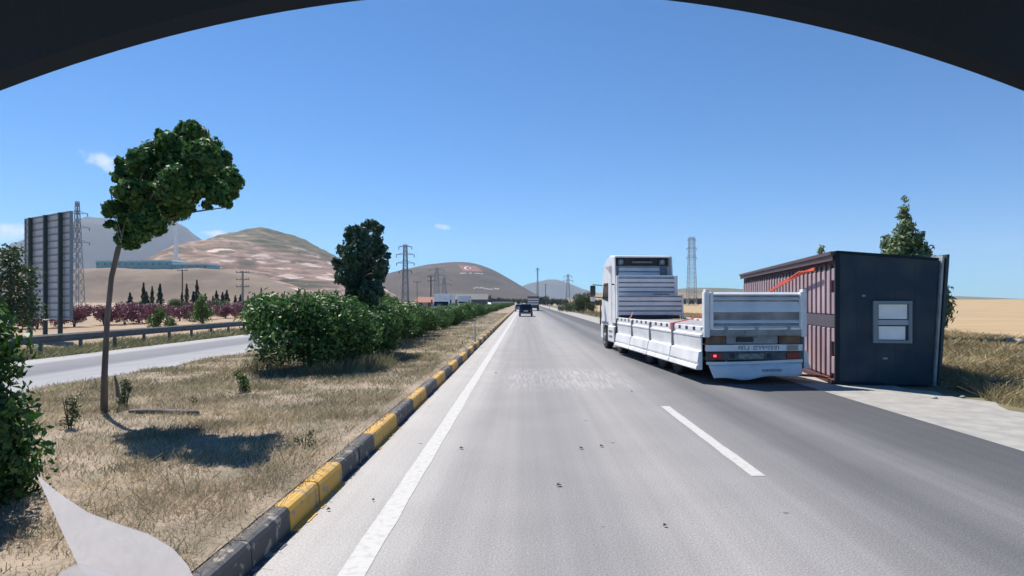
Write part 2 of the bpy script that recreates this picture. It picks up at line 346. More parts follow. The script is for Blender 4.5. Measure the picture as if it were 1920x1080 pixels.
# markings
def marking(name, x0, x1, y0, y1, step=.5):
    m = MB(); ys = list(np.arange(y0, y1, step))+[y1]; j = [(random.uniform(-.008,.008), random.uniform(-.008,.008)) for _ in ys]
    for i in range(len(ys)-1):
        m.add([(x0+j[i][0],ys[i],.004),(x1+j[i][1],ys[i],.004),(x1+j[i+1][1],ys[i+1],.004),(x0+j[i+1][0],ys[i+1],.004)], [(0,1,2,3)])
    return tag(m.build(name, m_paint), kind='structure')
marking('edge_line', -1.33, -1.13, -5, 120); marking('edge_line', -1.32, -1.14, 120, 900, 30)
m_faint = M('faint_paint', (.36,.36,.35), .8, col2=(.215,.215,.225), scale=5, lo=.4, hi=.62)
for i, y in enumerate((-6.8, 6.84)):
    o = marking('lane_dash', 2.53, 2.69, y, y+4.55)
    pass
# small debris on the road: leaves and pebbles
m = MB()
for (px, py, s) in ((1048,912,.03),(1090,842,.03),(865,842,.03),(1128,838,.03),(1185,735,.03),(700,940,.015),(616,958,.02),(930,700,.03),(1247,988,.02)):
    Y = F*CH/(py-VY); x = (px-VX)/F*Y
    m.add([(x-s,Y-s*.5,.012),(x+s*.7,Y-s*.8,.02),(x+s,Y+s*.6,.014),(x-s*.4,Y+s,.03)], [(0,1,2,3)])
tag(m.build('road_debris', M('dark_debris', (.06,.055,.05), .9)), kind='stuff', label='small dark dead leaves and pebbles scattered on the near lane', cat='debris')

# ---- hills
def dome(cx, cy, H, sl, sr, sf, sb, p=.5):
    def f(X, Y):
        dx = X-cx; dy = Y-cy
        r = np.sqrt((dx/np.where(dx < 0, sl, sr))**2+(dy/np.where(dy < 0, sf, sb))**2); r = np.clip(r, 0, 1)
        return H*(p*(1-r*r)+(1-p)*.5*(1+np.cos(math.pi*r)))
    return f
_q = dome(-643, 1500, 176, 310, 345, 560, 500, .55)
_q2 = dome(-700, 1180, 40, 240, 220, 170, 300, .5)
def left_hills(X, Y):
    q = _q(X, Y)
    m = np.clip(q/176, 0, 1)
    terr = 7*np.floor(q/11+1.2*fbm(X*.006, Y*.006, 3))*1.57
    q = q*.80+.20*terr*(m > .05)+np.sqrt(m)*(9*fbm(X*.016, Y*.016, 5)+12*fbm(X*.006, Y*.006, 4))
    bx = smooth(-790, -690, X)*(1-smooth(-470, -270, X))
    b = 50*bx*smooth(770, 880, Y+14*fbm(X*.012, Y*.004, 3))*(1-smooth(1000, 1200, Y))
    b += bx*3*fbm(X*.02, Y*.02, 4)*smooth(770, 880, Y)
    return np.maximum(q, b)-.6
def hill_mat(name, cols, s1, stretch=(1,1,1), white=None, s2=None, bump=1.0):
    m = M(name, cols[0], .95, spec=.1); N, L, B = nodes(m)
    t = N.new('ShaderNodeTexCoord'); mp = N.new('ShaderNodeMapping'); mp.inputs['Scale'].default_value = stretch; L.new(t.outputs['Object'], mp.inputs[0])
    n = N.new('ShaderNodeTexNoise'); n.inputs['Scale'].default_value = s1; n.inputs['Detail'].default_value = 10; n.inputs['Distortion'].default_value = .6; L.new(mp.outputs[0], n.inputs[0])
    r = N.new('ShaderNodeValToRGB')
    for _ in range(len(cols)-2): r.color_ramp.elements.new(.5)
    for i, c in enumerate(cols): r.color_ramp.elements[i].position = .34+.32*i/(len(cols)-1); r.color_ramp.elements[i].color = (*c, 1)
    L.new(n.outputs[0], r.inputs[0]); src = r.outputs[0]
    if white:
        n2 = N.new('ShaderNodeTexNoise'); n2.inputs['Scale'].default_value = s2; n2.inputs['Detail'].default_value = 6; L.new(mp.outputs[0], n2.inputs[0])
        w = N.new('ShaderNodeMapRange'); w.inputs['From Min'].default_value = .57; w.inputs['From Max'].default_value = .63; L.new(n2.outputs[0], w.inputs[0])
        x = N.new('ShaderNodeMix'); x.data_type = 'RGBA'; L.new(w.outputs[0], x.inputs['Factor']); L.new(src, x.inputs['A']); x.inputs['B'].default_value = (*white, 1); src = x.outputs['Result']
    L.new(src, B.inputs['Base Color'])
    bp = N.new('ShaderNodeBump'); bp.inputs['Strength'].default_value = bump; bp.inputs['Distance'].default_value = 3
    L.new(n.outputs[0], bp.inputs['Height']); L.new(bp.outputs[0], B.inputs['Normal'])
    return m, N, L, B, src, t
mq, N, L, B, src, t = hill_mat('quarry_rock', [(.11,.10,.06), (.20,.13,.09), (.40,.26,.195), (.15,.12,.08), (.30,.19,.135)], .020, (.55,.35,2.6), white=(.70,.53,.43), s2=.034)
# upper part of the quarry hill keeps its scrub: mix by height and by side
s = N.new('ShaderNodeSeparateXYZ'); L.new(t.outputs['Object'], s.inputs[0])
n5 = N.new('ShaderNodeTexNoise'); n5.inputs['Scale'].default_value = .01; n5.inputs['Detail'].default_value = 8; L.new(t.outputs['Object'], n5.inputs[0])
hz = N.new('ShaderNodeMath'); hz.operation = 'MULTIPLY_ADD'; L.new(n5.outputs[0], hz.inputs[0]); hz.inputs[1].default_value = 150; L.new(s.outputs[2], hz.inputs[2])
hx = N.new('ShaderNodeMath'); hx.operation = 'MULTIPLY_ADD'; L.new(s.outputs[0], hx.inputs[0]); hx.inputs[1].default_value = .22; L.new(hz.outputs[0], hx.inputs[2])
rr = N.new('ShaderNodeMapRange'); rr.inputs['From Min'].default_value = 58; rr.inputs['From Max'].default_value = 92; L.new(hx.outputs[0], rr.inputs[0])
n6 = N.new('ShaderNodeTexNoise'); n6.inputs['Scale'].default_value = .05; n6.inputs['Detail'].default_value = 8; L.new(t.outputs['Object'], n6.inputs[0])
sc = N.new('ShaderNodeValToRGB'); sc.color_ramp.elements[0].position = .35; sc.color_ramp.elements[0].color = (.075,.078,.042,1); sc.color_ramp.elements[1].position = .65; sc.color_ramp.elements[1].color = (.14,.12,.07,1); L.new(n6.outputs[0], sc.inputs[0])
x = N.new('ShaderNodeMix'); x.data_type = 'RGBA'; L.new(rr.outputs[0], x.inputs['Factor']); L.new(src, x.inputs['A']); L.new(sc.outputs[0], x.inputs['B'])
# smooth tan fill of the factory bench (Y < 1000)
n7 = N.new('ShaderNodeTexNoise'); n7.inputs['Scale'].default_value = .02; n7.inputs['Detail'].default_value = 6; mp7 = N.new('ShaderNodeMapping'); mp7.inputs['Scale'].default_value = (1,.3,3); L.new(t.outputs['Object'], mp7.inputs[0]); L.new(mp7.outputs[0], n7.inputs[0])
tn = N.new('ShaderNodeValToRGB'); tn.color_ramp.elements[0].position = .35; tn.color_ramp.elements[0].color = (.20,.15,.105,1); tn.color_ramp.elements[1].position = .65; tn.color_ramp.elements[1].color = (.28,.205,.145,1); L.new(n7.outputs[0], tn.inputs[0])
yy = N.new('ShaderNodeMath'); yy.operation = 'MULTIPLY_ADD'; L.new(n5.outputs[0], yy.inputs[0]); yy.inputs[1].default_value = 60; L.new(s.outputs[1], yy.inputs[2])
yr = N.new('ShaderNodeMapRange'); yr.inputs['From Min'].default_value = 985; yr.inputs['From Max'].default_value = 1010; L.new(yy.outputs[0], yr.inputs[0])
x2 = N.new('ShaderNodeMix'); x2.data_type = 'RGBA'; L.new(yr.outputs[0], x2.inputs['Factor']); L.new(tn.outputs[0], x2.inputs['A']); L.new(x.outputs['Result'], x2.inputs['B'])
L.new(x2.outputs['Result'], B.inputs['Base Color'])
grid('quarry_hill', left_hills, -1300, -180, 740, 2000, 260, 260, mq)
me_, N, L, B, src, t = hill_mat('scrub_slope', [(.05,.04,.028), (.075,.058,.042), (.10,.075,.055)], .006, (1,1,3), bump=.8)
_e = dome(-236, 2400, 153, 640, 345, 900, 700, .45)
def emblem_h(X, Y): return _e(X, Y)+np.clip(_e(X, Y)/153, 0, 1)*(3*fbm(X*.01, Y*.01, 4))-.8
grid('emblem_hill', emblem_h, -1000, 180, 1450, 3150, 150, 150, me_)
mb, *_ = hill_mat('bare_mountain', [(.022,.03,.03), (.035,.042,.038), (.055,.055,.05)], .0015, bump=.5)
def mount(X, Y):
    a = dome(-3080, 4600, 640, 1050, 900, 1500, 1500, .35)(X, Y)+dome(-4100, 4900, 560, 900, 700, 1500, 1200, .4)(X, Y)*.6+dome(-2300, 4800, 300, 700, 800, 1000, 1000, .4)(X, Y)
    return a*(1+.28*fbm(X*.0016, Y*.0016, 6))-5
grid('mountain', mount, -5600, -900, 3100, 6200, 150, 110, mb)
def far_r(X, Y):
    a = dome(250, 6800, 260, 700, 650, 900, 900, .2)(X, Y)+dome(1050, 7000, 110, 900, 900, 700, 700, .2)(X, Y)+dome(2600, 6900, 80, 1500, 2300, 700, 700, .2)(X, Y)
    return a*(1+.3*fbm(X*.002, Y*.002, 6))-4
grid('far_mountains', far_r, -700, 5200, 5900, 7700, 140, 50, mb)
mt, *_ = hill_mat('dry_hill', [(.22,.16,.095), (.31,.22,.135)], .004, bump=.3)
grid('dry_hill', lambda X, Y: dome(320, 1700, 34, 300, 420, 500, 600, .3)(X, Y)+3*fbm(X*.006, Y*.006, 3)-2.5, 0, 760, 1200, 2300, 70, 60, mt)
mgh, *_ = hill_mat('olive_hill', [(.09,.095,.055), (.16,.14,.085)], .004, bump=.3)
grid('low_hills', lambda X, Y: dome(760, 2600, 62, 520, 700, 500, 700, .3)(X, Y)+dome(1700, 2700, 30, 500, 700, 600, 700, .3)(X, Y)-2.5, 200, 2500, 2000, 3400, 80, 50, mgh)
def hit(px, py, fn, y0, y1, st=4):
    y = y0
    while y < y1:
        p = P(px, py, y)
        if fn(np.array([p.x]), np.array([y]))[0] >= p.z: return p
        y += st
    return None
# marks painted on the far hillside, draped on its slope
def drape(name, pts, n, mat, lift, label, cat, group=None, sub=6):
    # pts: pixel polygon as quads list
    m = MB()
    for q in pts:
        (a, b, c, d) = q; vs = []
        for i in range(sub+1):
            for j in range(sub+1):
                u = i/sub; v = j/sub
                px = (a[0]*(1-u)+b[0]*u)*(1-v)+(d[0]*(1-u)+c[0]*u)*v; py = (a[1]*(1-u)+b[1]*u)*(1-v)+(d[1]*(1-u)+c[1]*u)*v
                h = hit(px, py, emblem_h, 1480, 2600, 3) or P(px, py, 2300)
                vs.append((h.x, h.y-1.5, h.z+lift))
        m.add(vs, [(i*(sub+1)+j, (i+1)*(sub+1)+j, (i+1)*(sub+1)+j+1, i*(sub+1)+j+1) for i in range(sub) for j in range(sub)])
    return tag(m.build(name, mat), label, cat, group)
m_fr = M('red_hill_paint', (.26,.095,.075), .9, var=.45, scale=.04); m_fw = M('white_stones', (.62,.58,.53), .9, var=.2, scale=.3)
drape('hillside_flag', [[(859,497),(893,500),(906,510),(868,510)]], 8, m_fr, 1.5, 'red flag laid out on the far brown hillside with a white crescent', 'flag')
fl = bpy.data.objects['hillside_flag']
cres = []
for i in range(9):
    a0 = math.radians(65+i*25.5); a1 = math.radians(65+(i+1)*25.5); w0 = 1.5*math.sin(math.pi*i/9)+.25; w1 = 1.5*math.sin(math.pi*(i+1)/9)+.25
    q = lambda a, r: (876.5+r*1.28*math.cos(a), 504.2-(r*.62)*math.sin(a))
    cres.append([q(a0,5.0), q(a1,5.0), q(a1,5.0-w1*1.5), q(a0,5.0-w0*1.5)])
c = drape('crescent', cres, 1, m_fw, 3.0, None, None, sub=1); c.parent = fl
c = drape('star', [[(881,503),(884,504.5),(881,506),(880,504.5)]], 1, m_fw, 3.0, None, None, sub=1); c.parent = fl
def scrawl(x0, x1, y, h, seed):
    r = random.Random(seed); qs = []; x = x0
    while x < x1:
        w = r.uniform(1.6, 3.0); t_ = .55
        if r.random() < .16: x += 1.8; continue
        yy = y+(x-x0)*.02+r.uniform(-.3,.3)
        qs.append([(x,yy-h/2),(x+t_,yy-h/2),(x+t_,yy+h/2),(x,yy+h/2)])
        if r.random() < .6: qs.append([(x+w-t_,yy-h/2),(x+w,yy-h/2),(x+w,yy+h/2),(x+w-t_,yy+h/2)])
        k_ = r.choice((-.5,0,.5)); qs.append([(x,yy+k_*h-.35),(x+w,yy+k_*h-.35),(x+w,yy+k_*h+.35),(x,yy+k_*h+.35)])
        x += w+.7
    return qs
drape('hillside_lettering', scrawl(863, 905, 513, 1.9, 3), 1, m_fw, 2.0, 'thin pale line of lettering on the hillside just under the red flag', 'lettering', sub=1)
drape('hillside_lettering', scrawl(888, 908, 541, 2.6, 5)+scrawl(911, 921, 543, 2.6, 6)+scrawl(926, 936, 543, 2.6, 8), 1, m_fw, 2.0, 'bright white lettering in three words low on the brown hillside', 'lettering', sub=1)
# ------------------------------------------------------------------ the truck with its flatbed trailer
def simple(name, col, rough=.5, **k): return M(name, col, rough, **k)
m_wht = simple('dusty_white_paint', (.84,.83,.82), .45, col2=(.66,.66,.66), scale=1.6, lo=.3, hi=.6, detail=9)
m_wht2 = simple('clean_white_paint', (.88,.87,.86), .4, var=.12, scale=2.5)
m_recess_shade = simple('recess_shade_paint', (.36,.36,.37), .6, col2=(.20,.20,.21), scale=3)  # shade between the ribs, put into a darker paint for the recesses
m_gry = simple('grey_steel', (.33,.345,.36), .5, metal=.4, var=.35, scale=4)
m_drk = simple('dark_steel', (.035,.037,.045), .6)
m_rub = simple('rubber', (.022,.022,.023), .85, var=.3, scale=8)
m_rim = simple('dusty_rim', (.42,.42,.42), .5, var=.4, scale=6)
m_brown = simple('rusty_wood', (.27,.16,.10), .8, var=.5, scale=4)
m_deck = simple('worn_deck_boards', (.46,.43,.42), .8, col2=(.30,.285,.30), scale=3, stretch=(6,.6,1))
m_red = simple('red_lens', (.30,.012,.012), .25); m_glass = simple('dark_glass', (.015,.018,.022), .08)
m_strap = simple('orange_strap', (.72,.10,.04), .7, var=.2, scale=10)
m_lit = bpy.data.materials.new('lit_tail_lamp'); m_lit.use_nodes = True
_b = m_lit.node_tree.nodes['Principled BSDF']; _b.inputs['Base Color'].default_value = (.6,.02,.03,1); _b.inputs['Emission Color'].default_value = (1,.06,.10,1); _b.inputs['Emission Strength'].default_value = 2.0
def wheel(parent, x, y, z, r, w, side=-1, rim=None):
    m = MB(); s = side
    m.lathe([(-w/2,r*.62),(-w/2,r*.92),(-w*.38,r),(w*.38,r),(w/2,r*.92),(w/2,r*.62)], (x, y, z), n=32)
    for k in range(28):      # tread blocks
        t = 2*math.pi*k/28; m.beam((x-w*.36,y+r*math.cos(t),z+r*math.sin(t)), (x+w*.36,y+r*math.cos(t),z+r*math.sin(t)), .03, .03)
    t = m.build('wheel', m_rub, parent, smooth=False)
    m = MB(); xo = x+s*w/2
    m.lathe([(-.0*s,r*.60),(s*.012,r*.60),(-s*.05,r*.5),(-s*.10,r*.34),(-s*.02,r*.30),(s*.04,r*.20),(s*.05,.02)], (xo,y,z), n=24)
    for k in range(8):
        a = 2*math.pi*k/8; m.lathe([(-.06*s,.018),(-.02*s,.016)], (xo,y+r*.42*math.cos(a),z+r*.42*math.sin(a)), n=8)
    m.build('rim', rim or m_rim, t)
    return t
YAW = math.radians(5.0)
T = empty('flatbed_truck', (4.28, 14.55, 0), YAW)
tag(T, 'white flatbed lorry with its side boards hanging down and its tailgate raised', 'lorry')
Wd = 2.47
# deck and chassis
m = MB(); m.box(.05, Wd-.05, .05, 8.45, 1.17, 1.262); m.build('deck', m_deck, T)
m = MB(); 
for i in range(40):
    y = .12+i*.208; m.box(.09, Wd-.09, y, y+.19, 1.262, 1.275+random.uniform(0,.005))
m.build('deck_boards', m_deck, T)
m = MB()
for x in (.72, 1.62): m.box(x, x+.13, .15, 8.4, .82, 1.165)
for y in np.arange(.3, 8.3, .8): m.box(.1, Wd-.1, y, y+.08, 1.05, 1.168)
m.build('chassis', m_drk, T)
# edge rail with stake pockets along both sides
for sx, s in ((0, -1), (Wd, 1)):
    m = MB(); a, b = (sx-.045, sx+.05) if s < 0 else (sx-.05, sx+.045)
    m.box(a, b, .02, 8.5, 1.155, 1.235)
    y = .14
    while y < 8.2:
        m.box(a-.006, b+.006, y, y+.34, 1.235, 1.335); y += .52
    m.box(a+.02, b-.02, .02, 8.5, 1.235, 1.345-.06); m.box(a, b, .02, 8.5, 1.325, 1.345)
    m.build('edge_rail', m_wht2, T, bevel=.006)
y = .14+.34
while y < 8.4:
    MB().box(-.049, -.043, y+.008, y+.172, 1.243, 1.318).build('pocket_gap', m_drk, T); y += .52
# hanging drop sides, four boards a side
def drop_side(y0, y1, s, seedc):
    # profile in (outward, z); outward = away from the bed
    pr = [(.055,1.16),(.085,1.15),(.085,1.10),(.060,1.09),(.060,1.075),(.072,1.07),(.050,.78),(.060,.76),(.118,.75),(.155,.50),(.150,.48),(.12,.455),(.12,.44),(.170,.43),(.195,.34),(.185,.32),(.03,.32),(.03,1.16)]
    m = MB(); X = (lambda o: -o) if s < 0 else (lambda o: Wd+o)
    m.prism([(X(o), z) for o, z in pr], y0, y1)
    p = m.build('drop_side', m_wht, T, bevel=.004)
ys_ = [.03, 2.12, 4.22, 6.32, 8.42]
for s in (-1, 1):
    for i in range(4): drop_side(ys_[i]+.035, ys_[i+1]-.035, s, i)
    X = (lambda o: -o) if s < 0 else (lambda o: Wd+o)
    for yv in ys_[1:4]: MB().box(*sorted((X(.03), X(.10))), yv-.028, yv+.028, .28, 1.3).build('stake', m_gry, T)
# rear corner posts, tailgate
for x0 in (-.03, Wd-.10):
    m = MB(); m.box(x0, x0+.13, -.06, .10, 1.10, 2.17); m.box(x0+.02, x0+.11, -.075, .08, 2.17, 2.235); m.build('corner_post', m_wht, T, bevel=.008)
m = MB(); x0, x1 = .11, Wd-.11
pr = [(-.0,1.29),(-.09,1.29),(-.10,1.31),(-.03,1.365),(-.022,1.43),(-.09,1.437),(-.09,1.447),(-.03,1.505),(-.022,1.69),(-.125,1.705),(-.125,1.72),(-.022,1.94),(-.028,1.985),(-.09,1.99),(-.09,2.0),(-.03,2.05),(-.028,2.09),(-.09,2.095),(-.09,2.12),(-.02,2.17),(0,2.17)]
m.prism(pr, x0, x1, axis='x'); m.m = [1 if (i < len(pr)-1 and pr[i][0] > -.04 and pr[i+1][0] > -.04 and 0 < i) else 0 for i in range(len(m.f))]; tgt = m.build('tailgate', [m_wht, m_recess_shade], T)
for xq in (x0-.001, x1-.055): MB().box(xq, xq+.056, -.130, -.04, 1.285, 2.172).build('gate_upright', m_wht2, tgt, bevel=.006)
for xx in (.45, 1.2, 2.0): MB().box(xx, xx+.08, -.1, -.05, 1.27, 1.35).build('hinge', m_gry, tgt)
# rear crossbeams
m = MB(); m.box(.0, Wd, -.05, .12, 1.13, 1.28); 
for xx in (.3, .95, 1.55, 2.1): m.box(xx, xx+.06, -.065, -.045, 1.165, 1.225)
m.build('rear_crossbeam', m_gry, T, bevel=.006)
for a_, b_ in ((.05,.52),(1.85,2.38)): MB().box(a_, b_, .02, .12, .93, 1.125).build('wooden_end_board', m_brown, T)
m = MB(); m.box(.55, 1.83, .05, .13, .93, 1.125); m.box(.8,1.2,.0,.06,.98,1.09, 1); m.build('tool_rack', [m_gry, m_drk], T)
m = MB(); m.box(.03, Wd-.05, -.02, .06, .76, .915); bb = m.build('sign_bar', m_wht2, T, bevel=.006)
m = MB()   # worn lettering on the bar, only its strokes can be made out
r_ = random.Random(4); x = .82
for ch in range(11):
    if ch not in (3,):
        w = .075
        for xx in (x, x+w-.016):
            if r_.random() < .8: m.box(xx, xx+.016, -.026, -.019, .795, .885)
        zz = r_.choice((.795,.833,.869)); m.box(x, x+w, -.0265, -.0195, zz, zz+.016)
        if r_.random() < .5: m.box(x, x+w, -.0265, -.0195, .869, .885)
    x += .093
m.build('lettering', simple('faded_letters', (.26,.25,.27), .7), bb)
m = MB(); m.box(2.02,2.30,-.032,-.021,.775,.90); m.build('reflective_plate', simple('tan_plate',(.35,.32,.26),.5), bb)
m = MB(); m.lathe([(-.02,.10),(.03,.10)], (0,0,0), n=20)
m = MB(); m.box(.05, Wd-.06, .0, .08, .545, .745); lb = m.build('lamp_bar', simple('grey_green_bar', (.12,.14,.145), .6, var=.5, scale=6), T, bevel=.008)
m = MB(); m.box(.10,.42,-.03,.0,.57,.72); m.build('tail_lamp', m_red, lb, bevel=.008)
m = MB(); m.box(2.02,2.34,-.03,.0,.57,.72); m.build('tail_lamp', m_red, lb, bevel=.008)
m = MB(); m.box(.205,.27,-.036,-.03,.63,.68); m.build('lit_lamp', m_lit, lb)
for xx in (.68, 1.6): 
    m = MB(); m.prism([(xx+.06*math.cos(a*math.pi/8), .65+.06*math.sin(a*math.pi/8)) for a in range(16)], -.02, .0); m.build('reflector', m_drk, lb)
m = MB(); m.box(.82,1.45,-.022,.001,.585,.70); m.build('number_plate', simple('grimy_plate',(.30,.32,.33),.5,var=.5,scale=12), lb)
m = MB()
for i in range(12):    # slightly bent underrun bar
    a = .04+i*.196; f = lambda q: -.03+.012*math.sin(q*2.3); h = lambda q: .495-.018*math.sin(q*1.5+.6)+.02*(q/2.4)
    m.beam((a, f(a), h(a)), (a+.197, f(a+.197), h(a+.197)), .07, .062)
m.build('underrun_bar', m_wht2, T)
# pale flexible apron below, tapering and wavy
m = MB(); n = 40; vs = []
for i in range(n+1):
    u = i/n; x = .07+u*2.29
    zt = .455-.01*math.sin(u*5)+.03*u; zb = .14+.05*u-.055*math.exp(-((u-.36)/.16)**2)+.012*math.sin(u*13)
    for j in range(5):
        v = j/4; xx = x+(.10*v*(1-2*u)*(1 if u < .5 else .3)); vs.append((xx, -.06-.10*v+.018*math.sin(u*17+v*2), zt*(1-v)+zb*v))
fs = [(i*5+j, (i+1)*5+j, (i+1)*5+j+1, i*5+j+1) for i in range(n) for j in range(4)]
m.add(vs, fs); ap = m.build('mud_apron', simple('pale_apron', (.78,.75,.76), .6, col2=(.70,.60,.60), scale=2.2, lo=.3, hi=.5), T, smooth=True)
sm = ap.modifiers.new('s', 'SOLIDIFY'); sm.thickness = .012
m = MB(); r_ = random.Random(9)
for k in range(9):
    x = 1.35+k*.055; m.box(x, x+.035, -.155, -.128, .29+r_.uniform(-.01,.01), .34)
m.build('apron_print', simple('faded_print', (.45,.40,.42), .8), ap)
# trailer wheels, landing legs, mudguards, under-boxes
for y in (2.1, 3.4, 4.7):
    for x, s in ((.18, -1), (Wd-.18, 1)): wheel(T, x, y, .50, .50, .30, s)
    m = MB(); m.lathe([(0,.07),(Wd-.5,.07)], (.25, y, .5), n=12); m.build('axle', m_drk, T)
for x in (.3, Wd-.4):
    m = MB(); m.box(x, x+.1, 6.1, 6.2, .22, 1.1); m.box(x-.06, x+.16, 6.02, 6.28, .18, .22); m.build('landing_leg', m_gry, T)
m = MB(); m.box(.16, .20, 1.25, 1.6, .30, .95); m.build('mud_flap', m_rub, T)
m = MB(); m.box(Wd-.20, Wd-.16, 1.25, 1.6, .30, .95); m.build('mud_flap', m_rub, T)
m = MB(); m.box(.25, Wd-.25, 1.0, 1.12, .55, .62); m.build('underframe', m_drk, T)
# headboards at the front of the bed: lower, then a narrower one above it
def ribbed(name, x0, x1, y, z0, z1, n, mat, parent, depth=.05):
    pr = [(0, z0), (-depth, z0)]; h = (z1-z0)/n
    for i in range(n):
        a = z0+i*h; pr += [(-depth, a+.012), (-depth*1.0, a+h*.62), (-depth*.25, a+h*.70), (-depth*.25, a+h*.93), (-depth, a+h*.985)]
    pr += [(-depth, z1), (0, z1)]
    m = MB(); m.prism([(y+a, z) for a, z in pr], x0, x1, axis='x'); rec = {i for i in range(len(pr)) if pr[i][0] > -depth*.9 and pr[(i+1)%len(pr)][0] > -depth*.9}; m.m = [1 if i in rec and 0 < i < len(pr)-1 else 0 for i in range(len(m.f))]; return m.build(name, [mat, m_recess_shade], parent)
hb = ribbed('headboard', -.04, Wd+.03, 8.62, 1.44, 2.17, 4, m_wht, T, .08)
for a_ in (-.05, Wd-.02): MB().box(a_, a_+.055, 8.50, 8.64, 1.3, 2.19).build('post', m_wht2, hb, bevel=.005)
m = MB(); m.box(.1, Wd-.1, 8.54, 8.62, 1.30, 1.42); m.build('dark_gap', m_drk, hb)
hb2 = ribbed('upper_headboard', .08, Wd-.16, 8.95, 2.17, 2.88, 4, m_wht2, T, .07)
m = MB(); m.box(.02, .10, 8.86, 9.0, 1.3, 2.93); m.box(Wd-.19, Wd-.07, 8.86, 9.0, 1.3, 2.93); m.box(.10, Wd-.19, 8.92, 9.0, 2.885, 2.95); m.build('frame', m_wht2, hb2, bevel=.005)
m = MB(); r_ = random.Random(12)
for k in range(12):
    x = 1.45+k*.052; m.box(x, x+.034, 8.872, 8.884, 2.195+r_.uniform(0,.02), 2.25)
m.build('lettering', simple('grey_letters', (.20,.20,.23), .6), hb2)
# tractor
cabm = m_wht2; x0c, x1c = .06, Wd-.10; yb, yf = 9.75, 11.75
m = MB()
m.prism([(yb,.95),(yb,3.35),(yb+.3,3.42),(yf-.5,3.42),(yf-.06,2.75),(yf,1.9),(yf+.02,.55),(yf-.25,.45),(yf-.35,.45),(yf-.35,.95)], x0c, x1c, axis='x')
cab = m.build('cab', cabm, T, bevel=.05)
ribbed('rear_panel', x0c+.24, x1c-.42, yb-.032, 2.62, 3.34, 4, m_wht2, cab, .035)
m = MB(); m.box(x0c+.10, x1c-.10, yb-.03, yb-.003, .98, 3.36); m.build('rear_wall', simple('cab_grey', (.22,.23,.25), .6), cab)
# roof deflector: open shell with a pale rim
m = MB()
m.prism([(yb-.35,3.66),(yb-.35,3.72),(yb+.5,3.80),(yf-.4,3.50),(yf-.35,3.42),(yf-.5,3.40),(yb+.5,3.72)], x0c+.02, x1c-.02, axis='x')
m.build('roof_deflector', m_wht2, cab, bevel=.02)
for xa in (x0c-.0, x1c-.05):
    m = MB(); m.prism([(yb-.50,1.1),(yb-.42,3.0),(yb-.32,3.70),(yb+.5,3.74),(yf-.5,3.42),(yb+.3,3.0),(yb+.2,1.1)], xa, xa+.05, axis='x'); m.build('side_deflector', m_wht2, cab, bevel=.012)
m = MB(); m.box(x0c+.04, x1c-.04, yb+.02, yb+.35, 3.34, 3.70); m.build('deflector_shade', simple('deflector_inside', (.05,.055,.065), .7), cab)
for xx in (x0c+.30, x1c-.34):
    m = MB(); m.lathe([(0,.10),(.04,.12),(.16,.12),(.21,.08)], (xx, yb-.10, 3.40), axis='z', n=16); m.build('air_horn', simple('grey_horn', (.28,.33,.36), .35, metal=.5), cab)
m = MB(); m.box(x0c+.75, x1c-.75, yb-.2, yb-.05, 3.46, 3.53); m.build('roof_lamp_bar', m_gry, cab, bevel=.02)
m = MB(); m.tube([(x0c+.02,yb-.3,2.6),(x0c-.10,yb-.28,2.62)], .03); m.build('side_lamp', m_drk, cab)
# mirror on the left, another on the right
for s, xb in ((-1, x0c), (1, x1c)):
    MB().beam((xb, yf-.2, 2.1), (xb+s*.40, yf-.1, 2.14), .035).build('mirror_arm', m_drk, cab)
    m = MB(); m.beam((xb, yf-.2, 2.62), (xb+s*.42, yf-.1, 2.66), .035)
    ma = m.build('mirror_arm', m_drk, cab)
    m = MB(); m.box(*sorted((xb+s*.30, xb+s*.52)), yf-.18, yf-.05, 2.18, 2.62); m.build('mirror', m_glass, ma, bevel=.03)
    m = MB(); m.box(*sorted((xb+s*.32, xb+s*.50)), yf-.16, yf-.05, 1.95, 2.14); m.build('lower_mirror', m_wht2, ma, bevel=.03)
for s, xb in ((-1, x0c), (1, x1c)):
    m = MB(); a, b = sorted((xb+s*.002, xb+s*.012)); m.prism([(yf-1.25,1.95),(yf-1.25,2.7),(yf-.45,2.7),(yf-.15,2.05)], a, b, axis='x'); m.build('side_window', m_glass, cab)
m = MB(); m.prism([(yf-.05,1.98),(yf-.05,2.0),(yf-.42,2.75),(yf-.39,2.77),(yf+.01,2.0)], x0c+.12, x1c-.12, axis='x'); m.build('windscreen', m_glass, cab)
# tractor chassis, wheels, tank, steps
m = MB(); m.box(.75, .9, 7.9, 11.6, .6, .85); m.box(1.6, 1.75, 7.9, 11.6, .6, .85); m.build('tractor_chassis', m_drk, T)
for x, s in ((.20, -1), (Wd-.22, 1)):
    wheel(T, x, 8.65, .52, .52, .30, s); wheel(T, x, 11.05, .50, .50, .28, s)
    m = MB(); pr = [(8.65+.60*math.cos(a), .55+.60*math.sin(a)) for a in np.linspace(.25, math.pi-.25, 9)]+[(8.65+.55*math.cos(a), .55+.55*math.sin(a)) for a in np.linspace(math.pi-.25, .25, 9)]
    a, b = (x-.17, x+.17); m.prism(pr, a, b, axis='x'); m.build('mudguard', m_drk, T)
    m = MB(); m.box(*sorted((x+s*.14, x+s*.18-s*.34)), 7.98, 8.02, .30, .80); m.build('mud_flap', simple('pale_flap', (.45,.45,.46), .7), T)
m = MB(); m.box(.02, .50, 9.35, 10.4, .33, .98); sk = m.build('side_skirt', m_wht2, T, bevel=.05)
m = MB(); m.box(.012, .022, 9.6, 10.2, .52, .60); m.box(.012, .022, 9.6, 10.2, .72, .80); m.build('step', m_gry, sk)
m = MB(); m.box(Wd-.56, Wd-.08, 9.35, 10.4, .33, .98); m.build('side_skirt', m_wht2, T, bevel=.05)
